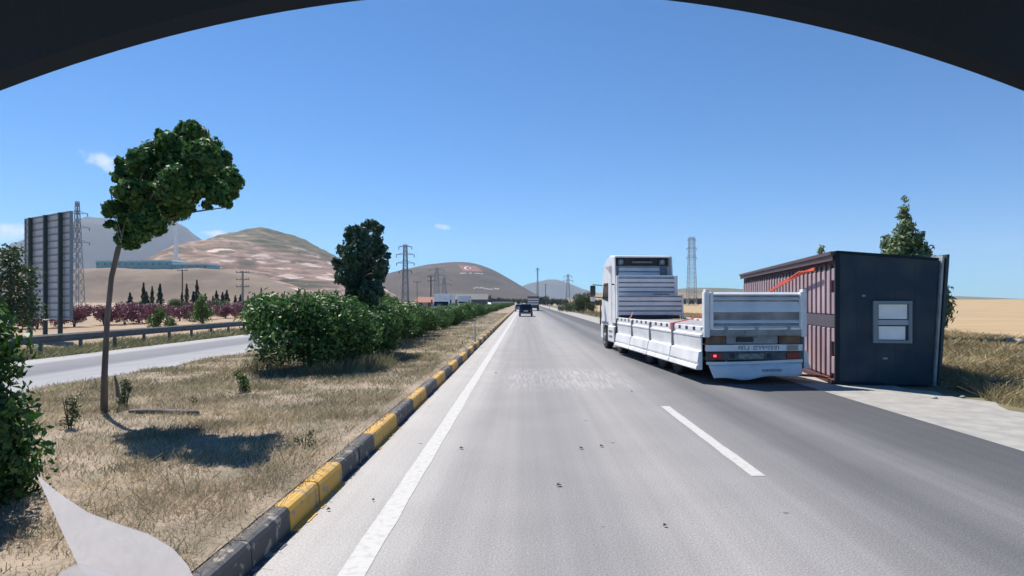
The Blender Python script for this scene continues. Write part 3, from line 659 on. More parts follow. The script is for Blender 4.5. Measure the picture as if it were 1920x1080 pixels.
m = MB(); m.box(x0c-.02, x0c+.4, yf-.35, yf+.06, .38, 1.0); m.box(x1c-.4, x1c+.02, yf-.35, yf+.06, .38, 1.0); m.box(x0c+.4, x1c-.4, yf-.2, yf+.06, .38, .9); m.build('bumper', m_wht2, T, bevel=.04)
m = MB(); m.box(.03, .09, 10.5, 11.6, 1.02, 1.12); m.build('wheel_arch', m_gry, T)
# load strap pulled across the deck and tied to the edge rail
def strap(name, pts, w, parent=None, mat=None):
    m = MB()
    for a, b in zip(pts[:-1], pts[1:]): m.beam(a, b, w, .02)
    return m.build(name, mat or m_strap, parent)
strap('load_strap', [(.16,.35,1.62),(.05,1.1,1.50),(-.045,2.06,1.37),(-.075,2.12,1.18)], .05, T)
m = MB(); m.box(-.13,-.05,2.06,2.20,1.18,1.38); m.build('strap_winch', simple('pink_winch', (.62,.28,.28), .6), T, bevel=.01)
strap('load_strap', [(.30,7.6,1.55),(.10,7.1,1.40),(-.05,6.9,1.33)], .035, T, simple('faded_strap', (.40,.17,.14), .8))

# ------------------------------------------------------------------ overturned site cabin
CY = -math.radians(10.0)
K = empty('site_cabin', (7.38, 14.5, 0), CY)
tag(K, 'dark grey portable cabin tipped on its side on the shoulder, ribbed underside facing the lorry', 'cabin')
m_anth = simple('anthracite_panel', (.026,.045,.066), .6, col2=(.055,.068,.080), scale=1.1, spec=.25, bump=.25, bscale=1.5, detail=10, lo=.4, hi=.58)
m_maroon = simple('maroon_steel', (.095,.035,.045), .6, var=.4, scale=5)
m_boardp = simple('pinkish_floor_board', (.42,.31,.33), .85, col2=(.30,.215,.24), scale=2.4, stretch=(1,1,.3), detail=9)
HK, WK, LK = 3.12, 2.08, 12.6
m = MB(); m.prism([(.10,0),(WK-.04,0),(WK+.12,2.93),(.10,HK)], 0, LK); m.build('wall_shell', m_anth, K)
# end wall, slightly proud, with fine vertical panel joints
m = MB(); m.prism([(.02,.02),(WK-.06,.02),(WK+.10,2.90),(.02,HK-.04)], -.03, .0); ew = m.build('end_wall', m_anth, K)
m = MB()
for i in range(1, 5):
    x = i*.42; m.box(x, x+.014, -.0335, -.029, .05, 2.85)
m.box(.55,.62,-.036,-.03,2.06,2.10, 1); m.box(1.0,1.1,-.036,-.03,.60,.64, 1)
m.build('panel_joint', [simple('joint', (.025,.033,.04), .6), m_gry], ew)
m = MB(); m.box(-.04, .06, -.05, .03, .0, HK+.02); m.box(-.04, WK*.5, -.05, .03, -.0, .06); m.prism([(-.0,HK+.03),(-.0,HK-.04),(WK+.1,2.88),(WK+.1,2.95)], -.05, -.031); m.build('corner_frame', simple('dark_frame', (.012,.02,.03), .5, spec=.2), K, bevel=.006)
# underside: floor boards between maroon cross members, centre beam and flanges
MB().box(.06, .10, .02, LK, .04, HK-.02).build('underside_sheet', m_maroon, K)
m_ribdark = simple('flange_shadow_rib', (.13,.105,.115), .8, var=.3, scale=4)  # top flange's shadow painted into the colour of the rib ends
def rib(y, w, z0, z1, mat=None, d=.015): MB().box(-d, .059, y, y+w, z0, z1).build('floor_rib', mat or m_boardp, K, bevel=.012)
y = .46; k = 0
while y < LK-.2:
    rib(y, .23, .13, 1.30); rib(y, .23, 1.64, 2.70); rib(y+.01, .21, 2.702, 2.84, m_ribdark, .0)
    y += .40
for z0, z1 in ((.22,.62),(.98,1.30),(1.64,2.16),(2.45,2.74)): rib(.05, .27, z0, z1)
MB().box(-.0, .0585, .03, LK, 1.32, 1.62).build('centre_beam', simple('dark_beam_steel', (.085,.075,.09), .6), K)  # centre beam has its own dark steel colour
m = MB(); m.box(-.13, .056, .0, LK, HK-.07, HK+.015); m.box(-.09, -.075, .0, LK, HK-.20, HK-.072); m.build('top_flange', simple('brown_flange', (.10,.055,.05), .5), K)
m = MB(); m.box(-.10, .056, .0, LK, .0, .085); m.build('bottom_flange', m_maroon, K)
# roof slab leaning off on the far side
m = MB(); m.prism([(WK-.02,.02),(WK+.02,.02),(WK+.19,3.0),(WK+.15,3.0)], -.10, LK); m.build('roof_panel', simple('pale_roof_edge', (.42,.45,.46), .5, var=.3, scale=5), K)
m = MB(); m.prism([(WK+.04,.03),(WK+.09,.03),(WK+.28,3.02),(WK+.22,3.02)], -.14, LK); m.build('roof_sheet', simple('slate_roof_sheet', (.04,.055,.065), .5), K)
# window, rolled over with the cabin: frame, rail, two white shutter panes
wx0, wx1, wz0, wz1 = .77, 1.60, .98, 1.96
m = MB(); t_ = .07
m.box(wx0, wx1, -.11, -.031, wz1-t_, wz1); m.box(wx0, wx1, -.10, -.031, wz0, wz0+t_); m.box(wx0, wx0+.10, -.105, -.031, wz0, wz1); m.box(wx1-t_, wx1, -.105, -.031, wz0, wz1)
wn_ = m.build('window', simple('window_frame_grey', (.20,.24,.27), .4), ew, bevel=.006)
m = MB(); m.box(wx0+.10, wx1-t_, -.085, -.031, 1.40, 1.52); m.build('rail', simple('silver_rail', (.38,.40,.43), .35), wn_, bevel=.01)
m_pane = simple('blind_white', (.93,.93,.91), .25, var=.12, scale=3)
m = MB(); m.box(wx0+.13, wx1-t_-.02, -.05, -.032, 1.54, wz1-t_-.01); m.build('pane', m_pane, wn_)
m = MB(); m.box(wx0+.13, wx1-t_-.06, -.05, -.032, wz0+t_+.01, 1.37); m.build('pane', m_pane, wn_)
for c_ in (K,):
    pass
# straps: one thrown over the cabin's underside, one trailing on the ground
a = P(1392, 547, 17.5); b = P(1502, 498, 15.2)
KM = Matrix.Translation((7.38,14.5,0)) @ Matrix.Rotation(CY, 4, 'Z')
pts = [KM @ Vector(p) for p in ((-.19, 1.05, 2.78), (-.21, 2.1, 2.72), (-.23, 4.2, 2.50), (-.30, 6.6, 2.18))]
s1 = MB()
for u, v in zip(pts[:-1], pts[1:]): s1.beam(u, v, .03, .07)
q1 = [KM @ Vector(p) for p in ((-.20, 1.1, 2.74), (-.26, 2.3, 2.76), (-.24, 3.4, 2.62), (-.22, 5.0, 2.50))]
for u, v in zip(q1[:-1], q1[1:]): s1.beam(u, v, .015, .03)
tag(s1.build('cargo_strap', m_strap), 'bright orange cargo strap slanting across the ribbed underside of the tipped cabin', 'strap')
g1 = [KM @ Vector(p) for p in ((-.75, .9, .10), (-.55, .5, .13), (-.33, .3, .14), (-.12, .25, .12))]
s2 = MB()
for u, v in zip(g1[:-1], g1[1:]): s2.beam(u, v, .14, .05)
tag(s2.build('cargo_strap', m_strap), 'short end of orange strap lying at the foot of the tipped cabin', 'strap')

# ------------------------------------------------------------------ other vehicles
def car(name, loc, rz, mat, label, cat, suv=True, group=None):
    R = empty(name, loc, rz); tag(R, label, cat, group)
    L_, w, h = 4.3, 1.72, 1.62 if suv else 1.45
    m = MB()
    low = [(-L_/2,.35),(-L_/2-.02,.62),(-L_/2+.03,.98),(L_/2-1.25,1.0),(L_/2-.15,.85),(L_/2,.6),(L_/2-.05,.32)]
    m.prism(low, -w/2, w/2, axis='x'); bd = m.build('body', mat, R, bevel=.06)
    m = MB(); zt = h; zs = .98
    # cabin tapering inwards
    b = [(-L_/2+.06,zs),(-L_/2+.35,zt-.03),(-L_/2+.9,zt),(L_/2-2.1,zt-.03),(L_/2-1.2,zs)]
    i0, i1 = w/2-.04, w/2-.20; n = len(b); vs = [(-(i0 if z < 1.1 else i1), y, z) for y, z in b]+[((i0 if z < 1.1 else i1), y, z) for y, z in b]
    m.add(vs, [(i,(i+1)%n,n+(i+1)%n,n+i) for i in range(n)]+[tuple(range(n)), tuple(range(n,2*n))]); m.build('roof', mat, bd, bevel=.04)
    m = MB(); m.add([(-i0+.10,-L_/2+.055,zs+.06),(i0-.10,-L_/2+.055,zs+.06),(i1-.06,-L_/2+.30,zt-.12),(-i1+.06,-L_/2+.30,zt-.12)], [(0,1,2,3)]); rw = m.build('rear_window', m_glass, R)
    so = rw.modifiers.new('s','SOLIDIFY'); so.thickness = .03; so.offset = 0
    for s in (-1, 1):
        m = MB(); m.box(*sorted((s*(w/2-.30), s*(w/2-.03))), -L_/2-.035, -L_/2+.05, .72, .93); m.build('tail_light', m_red, R, bevel=.02)
        m = MB(); m.add([(s*(i0+.004),-L_/2+.45,zs+.06),(s*(i1+.02),-L_/2+.65,zt-.13),(s*(i1+.02),L_/2-2.1,zt-.13),(s*(i0+.004),L_/2-1.45,zs+.06)], [(0,1,2,3)]); sw = m.build('side_window', m_glass, R); q = sw.modifiers.new('s','SOLIDIFY'); q.thickness = .02; q.offset = 0
        for y in (-L_/2+.8, L_/2-.85): wheel(R, s*(w/2-.10), y, .33, .33, .21, s)
    m = MB(); m.box(-w/2+.05, w/2-.05, -L_/2-.07, -L_/2+.02, .36, .60); m.build('bumper', mat, R, bevel=.03)
    m = MB(); m.box(-.26, .26, -L_/2-.06, -L_/2-.04 if False else -L_/2-.02, .66, .78); m.build('number_plate', m_wht2, R)
    m = MB(); m.box(-w/2+.15, w/2-.15, -L_/2-.085, -L_/2-.068, .40, .50); m.build('bumper_strip', m_gry, R)
    return R
m_navy = simple('dark_blue_paint', (.018,.022,.045), .25); m_silver = simple('silver_paint', (.30,.33,.36), .3, metal=.6)
car('suv', (P(986,565,78).x, 80, 0), 0, m_navy, 'dark blue SUV driving away in the near lane, nearest of the vehicles ahead', 'car')
car('car', (P(974,565,116).x, 118, 0), 0, m_silver, 'silver car mostly hidden in front of the dark SUV', 'car', suv=False)
def box_truck(name, loc, rz, cabm, boxm, label, cat, h=3.2, w=2.4, rear=True, boxlen=6):
    R = empty(name, loc, rz); tag(R, label, cat); kz = .78 if not rear else 1
    m = MB(); m.box(-w/2, w/2, -boxlen, 0, .95, h); bx = m.build('cargo_box', boxm, R, bevel=.03)
    for i in range(3): 
        m = MB(); zz = 1.25+i*(h-1.5)/3; m.box(-w/2+.1, w/2-.1, -boxlen-.03, -boxlen, zz, zz+(h-1.5)/3*.55); m.build('panel_rib', m_wht2 if rear else boxm, bx)
    m = MB(); m.prism([(0.1,.5),(.1,2.55*kz),(1.3,2.6*kz),(1.75,1.6*kz),(1.85,.9),(1.85,.5)], -w/2+.06, w/2-.06, axis='x'); cb = m.build('cab', cabm, R, bevel=.06)
    m = MB(); m.add([(-w/2+.2,1.83,1.5*kz),(w/2-.2,1.83,1.5*kz),(w/2-.28,1.38,2.48*kz),(-w/2+.28,1.38,2.48*kz)], [(0,1,2,3)]); ws = m.build('windscreen', m_glass, cb); q = ws.modifiers.new('s','SOLIDIFY'); q.thickness = .04; q.offset = 0
    for s in (-1, 1):
        m = MB(); m.box(*sorted((s*(w/2-.45), s*(w/2-.12))), 1.84, 1.90, .75, .95); m.build('headlight', m_wht2, cb)
        m = MB(); m.box(*sorted((s*(w/2-.5), s*(w/2-.1))), -boxlen-.04, -boxlen+.02, .75, .93); m.build('tail_light', m_red, R)
        m = MB(); m.box(*sorted((s*(w/2+.02), s*(w/2+.24))), 1.4, 1.5, 1.6, 2.2); m.build('mirror', m_drk, cb)
        for y in (-boxlen+1.2, .95): wheel(R, s*(w/2-.18), y, .46, .46, .28, s)
    m = MB(); m.box(-w/2+.05, w/2-.05, -boxlen+.1, 1.4, .62, .93); m.build('chassis', m_drk, R)
    return R
m_bus = simple('faded_red', (.32,.07,.06), .5)
box_truck('lorry', (P(1000,565,126).x, 132, 0), 0, m_bus, simple('red_grey_canopy', (.20,.12,.12), .7), 'small red and white lorry driving away in the right lane beyond the SUV', 'lorry', h=3.0)
# oncoming vehicles on the far carriageway, seen over the shrubs
XO = -13.2
r1 = box_truck('delivery_lorry', (XO, 99, 0), math.pi, m_wht2, m_wht, 'large white high-sided lorry coming towards us beyond the shrubs, left of the other', 'lorry', h=3.15, w=2.75, rear=False)
for i in range(3): MB().box(-1.2, 1.2, .002, .10, 2.12+i*.34, 2.34+i*.34).build('front_rib', m_wht, r1)
box_truck('delivery_lorry', (XO-.4, 137, 0), math.pi, m_wht2, simple('light_canvas', (.60,.61,.62), .7), 'white cab-over lorry with a plain pale body, second in line on the far carriageway', 'lorry', h=3.2, w=2.5, rear=False)
car('van', (XO, 128, 0), math.pi, m_wht2, 'low white van tucked beside the second oncoming lorry', 'van', suv=False)
car('van', (P(917,565,225).x, 225, 0), math.pi, m_wht2, 'white van far along the far carriageway, just above the shrub tops', 'van')
# ------------------------------------------------------------------ vegetation
L_dark = Mleaf('dark_green_leaves', [(.026,.078,.018),(.060,.150,.034),(.140,.255,.070)], trans=.34, spec=.35)
L_bush = Mleaf('shrub_leaves', [(.026,.078,.018),(.060,.150,.032),(.135,.250,.068)], trans=.3, spec=.45)
L_near = Mleaf('near_bush_leaves', [(.018,.060,.012),(.042,.115,.022),(.08,.18,.035)], trans=.22, spec=.4)
L_blue = Mleaf('bluish_green_leaves', [(.018,.055,.032),(.040,.10,.055),(.070,.15,.085)], trans=.2, spec=.4)
L_con = Mleaf('conifer_needles', [(.012,.034,.018),(.022,.052,.026),(.034,.070,.034)], trans=.05)
L_pur = Mleaf('purple_leaves', [(.13,.045,.065),(.24,.09,.125),(.32,.15,.18)], trans=.15)
L_lime = Mleaf('fresh_leaves', [(.045,.10,.02),(.09,.17,.035),(.13,.22,.05)], trans=.3)
L_pine = Mleaf('pine_needles', [(.10,.16,.07),(.18,.26,.11),(.30,.37,.18)], trans=.3)
L_oliv = Mleaf('olive_leaves', [(.05,.085,.03),(.08,.12,.045),(.12,.15,.06)], trans=.2)
m_bark = M('bark', (.20,.165,.135), .9, var=.5, scale=6, bump=.8, stretch=(1,1,.25))
m_barkd = M('dark_bark', (.07,.055,.045), .9, var=.4, scale=6)
def make_tree(name, loc, clumps, n, size, leaf, trunk, rads, label, cat, group=None, limbs=4, bark=None, shell=.35, **k):
    R = empty(name, loc); tag(R, label, cat, group)
    cl = np.array(clumps, float); cl[:, 0] -= loc[0]; cl[:, 1] -= loc[1]; cl[:, 2] -= loc[2]
    p, d = clump_points(cl, n, shell=shell)
    leaf_mesh('crown', p, d, size, leaf, R, **k)
    m = MB(); tp = [Vector(t)-Vector(loc) for t in trunk]; m.tube(tp, rads, 10)
    top = tp[-1]
    for i in np.linspace(0, len(cl)-1, limbs).astype(int):
        c_ = Vector(cl[i, :3]); mid = (top+c_)/2+Vector((random.uniform(-.1,.1), random.uniform(-.1,.1), .08)); base = tp[-2].lerp(top, random.uniform(.2, 1))
        m.tube([base, mid, c_], [rads[-1]*.8, rads[-1]*.5, rads[-1]*.2], 6)
    m.build('trunk', bark or m_bark, R, smooth=True)
    return R
# wind-bent tree by the far carriageway
YB = 9.7; cl = []
for px, py, r, dy in ((238,330,30,.0),(262,300,28,-.4),(290,285,32,.3),(318,268,26,-.3),(345,255,26,.2),(372,250,22,-.2),(398,275,24,.3),(380,290,36,-.5),(412,305,30,.4),(425,335,26,-.2),(432,362,20,.3),(405,360,30,-.4),(372,340,42,.2),(330,310,42,-.2),(290,330,42,.5),(330,355,42,-.6),(285,375,40,.2),(250,360,32,-.4),(245,395,34,.3),(270,415,32,-.2),(305,400,34,.4),(340,385,26,-.1),(235,430,22,.1),(268,435,22,-.3),(295,430,14,.2),(215,385,14,.0),(203,400,13,.2),(208,420,10,-.1),(240,462,9,.0),(254,461,8,0),(226,452,10,.1),(355,240,14,0),(446,348,9,.1),(300,255,13,0),(226,305,14,0),(388,385,10,0),(428,382,9,0),(256,418,30,.1),(286,412,30,-.3),(250,378,34,.2),(213,392,17,0),(320,382,34,.1),(232,446,19,.1),(266,444,18,-.2),(300,428,18,.2),(345,372,30,-.2),(222,360,16,0)):
    p = P(px, py, YB-.35+dy*1.3); R0 = r/F*YB; cl.append((p.x, p.y, p.z, R0*.72))
    for _ in range(3 if r > 20 else 1):
        v = Vector((random.gauss(0,1), random.gauss(0,1), random.gauss(0,1))).normalized()*R0*.68; cl.append((p.x+v.x, p.y+v.y, p.z+v.z, R0*random.uniform(.28,.46)))
tb = P(195, 770, YB); tb.z = .17
tr = [tb, P(196, 700, YB), P(201, 600, YB), P(209, 520, YB), P(222, 465, YB), P(246, 432, YB-.1)]; tr[0].z = .1
T1 = make_tree('bent_tree', tuple(tb), cl, 33000, .082, L_dark, tr, [.056,.044,.038,.036,.040,.03], 'wind-bent tree with a thin leaning trunk and its dark crown swept right', 'tree', limbs=26, aspect=.7, spread=.5, axis=(.9,0,-.1), shell=.5)
# pale dead twigs by the fork
m = MB()
for px, py, qx, qy in ((226,455,212,395),(212,395,207,350),(226,455,236,410),(230,450,222,420),(222,430,212,412)):
    m.tube([P(px,py,YB-.3)-tb, P(qx,qy,YB-.35)-tb], [.014,.006], 5)
m.build('bare_branch', M('pale_bark', (.36,.34,.31), .9), T1)
# second tree standing in the shrub row
YC = 20.3; cl = []
for px, py, r, dy in ((693,422,16,0),(708,430,14,.2),(678,437,18,-.2),(702,452,20,.2),(660,450,18,.1),(682,462,24,-.3),(710,470,20,.3),(645,470,17,0),(662,485,26,-.4),(692,490,28,.3),(716,497,17,-.2),(640,497,20,.2),(650,515,24,-.2),(682,520,30,.2),(708,520,18,0),(640,522,16,.1),(665,545,24,0),(694,545,24,-.3),(712,548,10,.2),(680,568,22,.1),(700,565,14,.1),(658,562,14,-.1),(727,480,8,0),(722,508,8,.1),(655,432,10,0),(628,488,8,0)):
    p = P(px, py, YC+dy*1.8); R0 = r/F*YC; cl.append((p.x, p.y, p.z, R0*.78))
    for _ in range(3):
        v = Vector((random.gauss(0,1), random.gauss(0,1), random.gauss(0,1))).normalized()*R0*.7; cl.append((p.x+v.x, p.y+v.y, p.z+v.z, R0*random.uniform(.28,.45)))
tb2 = P(664, 640, YC); tb2.z = .17
make_tree('round_tree', tuple(tb2), cl, 15000, .11, L_blue, [tb2, P(662,590,YC), P(664,550,YC), P(672,520,YC)], [.09,.08,.07,.05], 'dense blue-green tree with a short trunk rising out of the shrub row', 'tree', limbs=8, aspect=.75, spread=.6, shell=.45)
# shrubs: base meshes
def shrub_mesh(name, r, h, n, size, leaf, seed, lumps=14, ax=(.8,0,.5), aspect=.42, wide=1.0, zlo=.26):
    rr = np.random.default_rng(seed); cl = []
    for i in range(lumps):
        a = rr.uniform(0, 2*math.pi); q = rr.uniform(.25, .78)*r; z = rr.uniform(zlo, .74)*h; k = rr.uniform(.30, .48)*min(r, h*.62)
        z = min(z, h-k*.95); cl.append((q*math.cos(a)*wide, q*math.sin(a), max(z, k*.75), k))
    cl.append((0, 0, h*.5, h*.42)); p, d = clump_points(cl, n, shell=.5); p[:, 2] = np.abs(p[:, 2])
    o = leaf_mesh(name, p, d, size, leaf, None, aspect=aspect, spread=.6, axis=ax)
    return o, cl
def shrub(name, loc, base, label, cat, group, sc=1.0, rz=0.0):
    R = empty(name, loc, rz); R.scale = (sc,)*3; tag(R, label, cat, group)
    f = base[0].copy(); COL.objects.link(f); f.parent = R
    s = base[1].copy(); COL.objects.link(s); s.parent = R
    return R
ORD = 'first second third fourth fifth sixth seventh eighth ninth tenth eleventh twelfth thirteenth fourteenth fifteenth sixteenth seventeenth eighteenth nineteenth twentieth twenty-first twenty-second twenty-third twenty-fourth twenty-fifth twenty-sixth twenty-seventh twenty-eighth'.split()
def stem(h, r=.03):
    m = MB()
    for i in range(5):
        a = i*1.3; m.tube([(.05*math.cos(a), .05*math.sin(a), -.05), (.2*math.cos(a), .2*math.sin(a), h*.45), (.35*math.cos(a), .35*math.sin(a), h*.8)], [r, r*.7, r*.3], 5)
    return m.build('stem', m_barkd)
protos = []
def proto(*a, **k):
    o, cl = shrub_mesh('foliage', *a, **k); s = stem(a[1]); protos.extend((o, s)); return (o, s)
big = proto(1.75, 2.35, 19000, .14, L_bush, 3, 24)
mids = [proto(1.5, 1.95, 10000, .13, L_bush, 20+i, 16) for i in range(3)]
fars = [proto(1.35, 1.6, 2600, .20, L_bush, 30+i, 12) for i in range(3)]
GS = 'shrubs in a row along the median'
shrub('shrub', (-5.55, 15.7, .12), big, 'large dense green shrub nearest us in the median row, against the pale far carriageway', 'shrub', GS, 1.0, .4)
shrub('shrub', (-4.7, 18.6, .12), mids[0], 'rounded green shrub directly behind the large front shrub, right of it', 'shrub', GS, 1.03, 1.0)
y = 20.6; i = 0
while y < 300:
    if y < 70: b = mids[i % 3]
    else: b = fars[i % 3]
    shrub('shrub', (-5.55+random.uniform(-.2,.2), y, .12), b, (f'{ORD[i+2]} green shrub of the long median row, counted from the camera' if i < 22 else 'small far green shrub in the merging distant stretch of the median row'), 'shrub', GS, random.uniform(.76,1.02)*(1 if y < 40 else .93), random.uniform(0,6))
    y += random.uniform(2.4, 2.9) if y < 150 else random.uniform(3.2, 4.2); i += 1
# bush at the left edge, close to the camera
o, cl = shrub_mesh('foliage', 1.12, 2.2, 42000, .09, L_near, 77, 26, (.5,-.2,.3), .45, 1.0, .08)
st = stem(1.9, .04); protos.extend((o, st))
shrub('near_bush', (-5.22, 4.75, .1), (o, st), 'big dark glossy bush cut off by the left edge of the picture', 'bush', None, 1.0, 0.0)
# foliage tree behind it at the far left
tl = P(18, 560, 26)
cl = [(tl.x+a, tl.y+b, z, r) for a, b, z, r in ((0,0,2.2,1.0),(.3,.3,3.0,.75),(-.3,0,3.4,.6),(.1,0,4.0,.45),(.5,0,1.5,.8),(-.7,0,1.4,.9))]
make_tree('roadside_tree', (tl.x, tl.y, 0), cl, 3500, .16, L_oliv, [(tl.x,tl.y,-.05),(tl.x,tl.y,1.2),(tl.x,tl.y,2.6)], [.1,.08,.05], 'hazy green tree standing just left of the billboard back', 'tree', aspect=.6)
# small plants on the median
def plant(px, py, h, r, n, leaf, label, size=.05, name='weed_plant'):
    Y = F*(CH-.19)/(py-VY); p = P(px, py, Y)
    cl = [(random.uniform(-r*.5,r*.5), random.uniform(-r*.4,r*.4), h*q, r*.5) for q in (.25,.45,.65,.85)]
    R = empty(name, (p.x, p.y, .17)); tag(R, label, 'plant')
    pp, d = clump_points(cl, n, shell=.2); leaf_mesh('foliage', pp, d, size, leaf, R, aspect=.4)
    m = MB()
    for k in range(4): a = k*1.6; m.tube([(0,0,-.04),(r*.3*math.cos(a), r*.3*math.sin(a), h*.5),(r*.5*math.cos(a), r*.5*math.sin(a), h*.9)], [.008,.006,.003], 5)
    m.build('stem', m_barkd, R)
plant(131, 806, .50, .19, 300, L_oliv, 'sparse weedy sapling left of the bent tree trunk')
plant(236, 764, .50, .17, 380, L_oliv, 'small green sapling just right of the bent tree trunk, beside the fallen log')
plant(452, 738, .45, .20, 520, L_bush, 'lone dark green seedling on dry grass in front of the large shrub')
plant(570, 845, .22, .16, 140, L_oliv, 'low weed tuft at the right end of the tree shadow', .04)
plant(365, 760, .15, .12, 120, L_oliv, 'tiny weed growing at the right end of the fallen log', .035)
# fallen log
m = MB(); pa = [P(x, y_, F*(CH-.26)/(yy-VY)) for x, y_, yy in ((243,757,770),(275,760,770),(310,766,772),(345,766,774),(372,764,774))]
for q in pa: q.z = .25
m.tube(pa, [.03,.045,.055,.06,.045], 8); lg = m.build('fallen_log', M('weathered_wood', (.22,.19,.17), .9, var=.5, scale=8), smooth=True); tag(lg, 'weathered grey log lying on the dry grass right of the bent tree', 'log')
m = MB(); m.tube([P(222,745,9.9), P(219,720,9.9), P(215,704,9.9)], [.03,.025,.012], 7)
m.v = [(a,b,max(c,.1)) for a,b,c in m.v]
tag(m.build('stake', m_bark), 'short broken wooden stub standing right of the bent tree trunk', 'stake')
# blades of grass: one uncountable cover per area
def grass(name, x0, x1, ys, dens, hgt, wid, mat, hfun, label=None, avoid=None, lean=.8):
    Vs = []
    for (ya, yb), dn, sc in zip(ys, dens, (1,1.25,1.7,2.6,4.5)):
        n = int((x1-x0)*(yb-ya)*dn); X = RNG.uniform(x0, x1, n); Y = RNG.uniform(ya, yb, n)
        pn = vnoise(X*1.3, Y*1.3)+.6*vnoise(X*4+9, Y*4); keep = (pn+RNG.uniform(-.45,.45,n)) > -.25
        vis = (Y > .5) & (X > -Y*1.05-2.0) & (X < Y*1.0+2.5)
        keep &= vis
        if avoid is not None: keep &= ~avoid(X, Y)
        X = X[keep]; Y = Y[keep]; pn = pn[keep]; n = len(X); Z = hfun(X, Y)
        a = RNG.uniform(0, 2*math.pi, n); h = hgt*RNG.uniform(.3, 1.1, n)*(.75+.8*np.clip(pn,-.3,.6)); w = wid*sc*RNG.uniform(.6,1.4,n)
        l = lean*RNG.normal(0, 1, n)*h; l2 = lean*RNG.normal(0.35, 1, n)*h
        ca, sa = np.cos(a), np.sin(a)
        b0 = np.stack([X-ca*w/2, Y-sa*w/2, Z-.01], 1); b1 = np.stack([X+ca*w/2, Y+sa*w/2, Z-.01], 1)
        t = np.stack([X+l2, Y+l, Z+h], 1); t2 = np.stack([X+l2+ca*w*.4, Y+l+sa*w*.4, Z+h*.97], 1)
        Vs.append(np.stack([b0, b1, t2, t], 1).reshape(-1, 3))
    V = np.concatenate(Vs); Fc = np.arange(len(V)).reshape(-1, 4)
    return tag(np_mesh(name, V, Fc, mat), label, 'grass', None, 'stuff')
G_dry = Mleaf('dry_grass', [(.30,.25,.155),(.44,.35,.23),(.54,.43,.30),(.62,.51,.37),(.33,.31,.19)], trans=.3, spec=.2, scale=.9)
G_mix = Mleaf('mixed_grass', [(.16,.20,.09),(.30,.28,.16),(.36,.32,.20),(.20,.22,.11)], trans=.2, spec=.2, scale=.7)
G_ver = Mleaf('verge_weeds', [(.18,.18,.085),(.33,.27,.14),(.43,.33,.19),(.21,.20,.10),(.36,.25,.15)], trans=.2, spec=.2, scale=.5)
G_opp = Mleaf('far_verge_grass', [(.20,.21,.11),(.32,.30,.17),(.24,.25,.13)], trans=.2, spec=.2)
kern = lambda X, Y: (X > -2.12)
grass('dry_grass', -10.1, -2.3, [(2.2,6),(6,11),(11,20),(20,40),(40,90)], (2300,1700,750,240,60), .085, .006, G_dry, med_h, 'dry straw-coloured grass covering the median', avoid=kern)
grass('green_weeds', -10.1, -2.3, [(2.2,6),(6,11),(11,20),(20,40),(40,90)], (260,260,260,90,16), .12, .009, G_mix, med_h, 'scattered greenish weeds among the dry grass of the median', avoid=kern)
grass('verge_grass', 8.7, 26, [(6,12),(12,18),(18,30),(30,55),(55,110)], (900,700,420,130,30), .34, .012, G_ver, lambda X, Y: X*0-.03, 'tall brownish weeds and grass on the verge right of the shoulder', avoid=lambda X, Y: ((X < 9.35+.25*np.sin(Y*2)) | ((X < 12.8) & (Y > 14) & (X < 10.2+.18*(Y-14.0)) & (Y < 28))))
grass('far_verge_grass', -19.4, -16.45, [(8,14),(14,20),(20,34),(34,60),(60,110)], (1,60,260,90,24), .30, .02, G_opp, lambda X, Y: X*0-.03, 'pale green grass along the far guardrail')
tb3 = lambda X, Y: (((X+5.3)/1.9)**2+((Y-16)/2.2)**2 > 1) | (((X+5.5)/1.0)**2+((Y-16.6)/1.2)**2 < 1)
grass('tall_grass', -7.6, -3.2, [(13.6,18.4)], (330,), .42, .016, G_mix, med_h, 'taller grey-green grass growing round the foot of the large shrub', avoid=tb3, lean=.35)
# fringe of grass hanging over the kerb
grass('kerb_grass', -2.34, -2.07, [(2.2,6),(6,11),(11,20),(20,40),(40,60)], (1500,1100,500,160,40), .09, .006, G_dry, lambda X, Y: X*0+.205, 'short dry grass tufts creeping over the back of the painted kerb', lean=.9)
# straw litter, white stones
m = MB()
for (px, py, s) in ((1890,652,.36),(1908,662,.3),(1855,655,.2),(1752,735,.06),(1805,733,.05)):
    Y = F*(CH+.03)/(py+14-VY) if py > 700 else 27.0; p = P(px, py, Y)
    bm = bmesh.new(); bmesh.ops.create_icosphere(bm, subdivisions=2, radius=s)
    o = empty if False else None
    vv = [(v.co.x*(1+.3*math.sin(v.co.y*9))+p.x, v.co.y+p.y, max(v.co.z*.6*(1+.3*math.sin(v.co.x*7)), -.05)+(.12 if py < 700 else .0)) for v in bm.verts]
    mm = MB().add(vv, [tuple(v.index for v in f.verts) for f in bm.faces]); bm.free()
    lab = {1890:'large pale rock among the verge weeds at the right edge',1908:'pale rock half cut off by the right edge of the picture',1855:'smaller pale rock left of the large one in the verge',1752:'small white stone on the ground just right of the tipped cabin',1805:'tiny white stone on the verge, right of the other small stone'}[px]
    tag(mm.build('rock', M('pale_rock', (.40,.36,.30), .9, var=.3, scale=6), smooth=True), lab, 'rock', 'pale rocks on the right verge')
# purple hedge shrubs
pur = [proto(1.75, 2.0, 2600, .20, L_pur, 50+i, 14) for i in range(3)]
y = 46; i = 0
while y < 122:
    shrub('purple_shrub', (-36+random.uniform(-.6,.6), y, -.05), pur[i % 3], f'{ORD[i]} purple-leaved shrub from the left in the maroon hedge row across the far field', 'shrub', 'purple shrubs in a row beyond the far carriageway', random.uniform(.85,1.08), random.uniform(0,6)); y += random.uniform(2.8,3.4); i += 1
